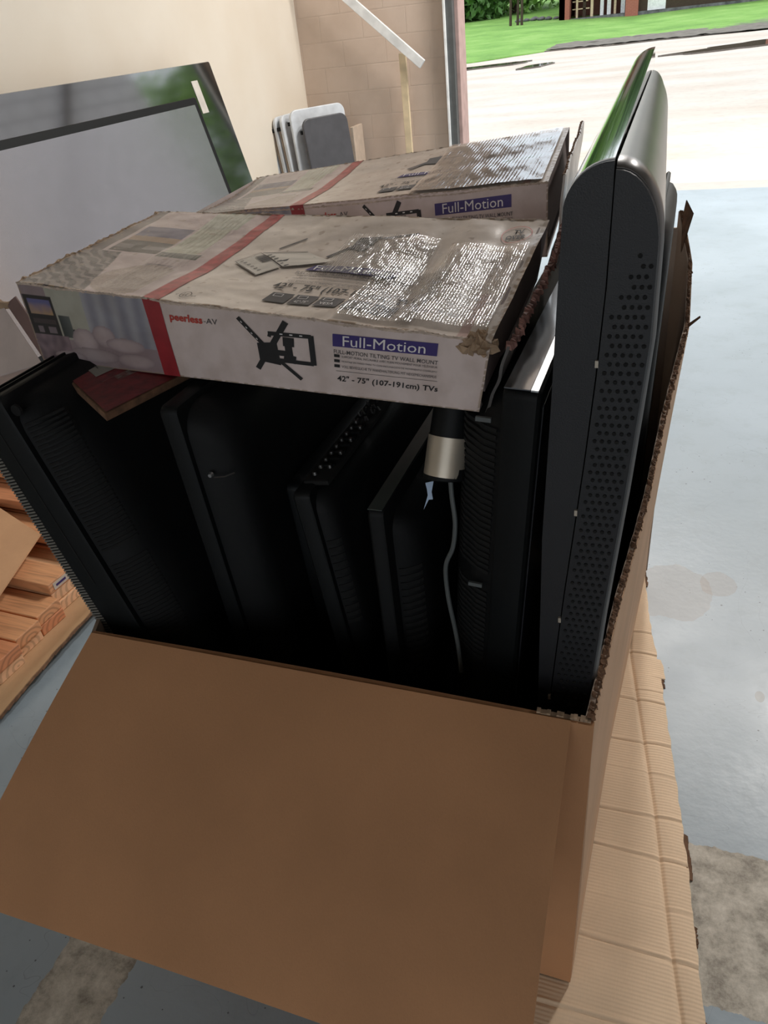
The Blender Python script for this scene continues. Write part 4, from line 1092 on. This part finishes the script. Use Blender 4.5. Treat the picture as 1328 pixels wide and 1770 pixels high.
        # crumpled near corner
        m = MB(); c0 = NR - orig + Vector((-.018, .010, -.006)); rnd = random.Random(5); rs = []
        for k in range(7):
            t = k / 6; rr = .017 * sin(pi * (.2 + .7 * t)) + .003; rs.append([tuple(c0 + Vector((rr * cos(q2) * 1.05 * (1 + .9 * nz(cos(q2) * 3, sin(q2) * 3, k * .7)), rr * sin(q2) * .9 * (1 + .9 * nz(cos(q2) * 3, sin(q2) * 3, k * .7 + 9)), -.012 + .024 * t + .012 * nz(cos(q2) * 2.5, sin(q2) * 2.5, k + 20)))) for q2 in [2 * pi * i / 30 for i in range(30)]])
        m.rings(rs).build('crumpled_corner', 'torn_pale', root)
    else:
        def outer(u, v):
            p = a.lerp(b, 1.0 * u) + drop * (-.08 + 1.35 * v) + nv_ * (.010 + .016 * (1 - v) + .003 * nz(u * 5, v * 3)); return p - orig
        MB().sheet(outer, 24, 14, tuple(nv_ * .004)).build('end_flap', simple('pale_end_flap', srgb(196, 190, 186), .3), root, smooth=True)
        m = MB()
        fray(m, [outer(i / 120, 0) for i in range(121)], .004, .003, 1.2, 8)
        m.build('torn_ridge', 'torn', root)
    # frayed rim pieces along the near top edge and back edge
    for e0, e1, n_, f_, v_ in ((NL, NR, 300, top, 0), (FL, FR, 200, top, 1)):
        m = MB(); fray(m, [f_.P(i / n_, v_, -.0010) - orig for i in range(n_ + 1)], .0022, .0026, 1.6, n_, out=(0, 1, 0)); m.build('frayed_rim', 'rim_pale', root)
    m = MB(); fray(m, [top.P(0, i / 90, -.0005) - orig for i in range(91)], .003, .003, 1.6, 4); m.build('frayed_rim', 'torn_pale', root)
    return root, orig, fr, top
mount('m1', 'front white printed television mount carton lying across the televisions, right end torn open', (-1.005, .970, 1.207), (-.207, .885, 1.160), (-.202, 1.286, 1.210), (-.997, 1.380, 1.225), (-1.006, .970, 1.074), (-.226, .885, 1.064), 'wide', True)
mount('m2', 'rear white printed television mount carton behind the front one, taped top', (-1.010, 1.508, 1.190), (-.232, 1.456, 1.236), (-.247, 1.82, 1.275), (-1.012, 1.843, 1.205), (-1.010, 1.508, 1.060), (-.232, 1.456, 1.106), 'narrow', False)

# white carton at the left edge
o3 = Vector((-1.05, 1.0, 1.03))
r = tag(empty('worn_carton', tuple(o3)), 'plain white worn carton end poking in at the left picture edge', 'carton')
A, B_, Cc, D = Vector((-1.135, 1.05, 1.139)), Vector((-1.020, .98, 1.063)), Vector((-1.62, 1.02, .90)), Vector((-1.70, 1.09, 1.02))
bk_ = Vector((-.25, .10, -.11))
MB().hexa([Cc - o3, B_ - o3, B_ + bk_ - o3, Cc + bk_ - o3, D - o3, A - o3, A + bk_ - o3, D + bk_ - o3]).build('carton_body', 'carton_white', r, bevel=.003)
MB().sheet(lambda u, v: (A.lerp(B_, u) - o3 + Vector((.004, .002, .004)) + Vector((.014, .012, .010)) * v), 10, 2, (0, .003, 0)).build('side_flap', simple('mauve_flap', srgb(132, 108, 104), .8), r)
MB().sheet(lambda u, v: (A - o3 + Vector((-.03 + .04 * u, .0, -.004 + .012 * v + .006 * nz(u * 9, v * 5)))), 8, 3, (0, .006, 0)).build('frayed_corner', 'torn_pale', r)

# red carton underneath
o4 = Vector((-.86, .90, 1.045))
r = tag(empty('maroon_carton', tuple(o4)), 'thin dark red carton corner sticking out under the front mount carton', 'carton')
P0, P1, P2 = Vector((-.980, .955, 1.076)), Vector((-.755, .802, 1.068)), Vector((-.705, 1.02, 1.064))
P3 = P0 + (P2 - P1); t_ = Vector((.0, 0, -.012))
MB().hexa([p + t_ - o4 for p in (P0, P1, P2, P3)] + [p - o4 for p in (P0, P1, P2, P3)]).build('carton_body', 'torn', r, bevel=.002)
ftop = Face([P0 + Vector((0, 0, .0005)), P1 + Vector((0, 0, .0005)), P2, P3])
m = MB(); m.grid(lambda u, v: ftop.P(.01 + .98 * u, .02 + .97 * v, .0008) - o4, 12, 12); m.build('red_cover', 'maroon', r)
ftop.poly('grey_label', 'label_grey', r, o4, [[(.30, .18), (.52, .18), (.52, .62), (.30, .62)]], h=.0016)
ftop.poly('label_print', 'greyink', r, o4, [ftop.line((.33, .25 + .07 * i), (.33 + .03 * (3 + i % 3), .25 + .07 * i), .002) for i in range(5)], h=.0024)
ftop.text('peerless-AV', 'label_grey', r, o4, .62, .70, .18, .62, h=.0016)
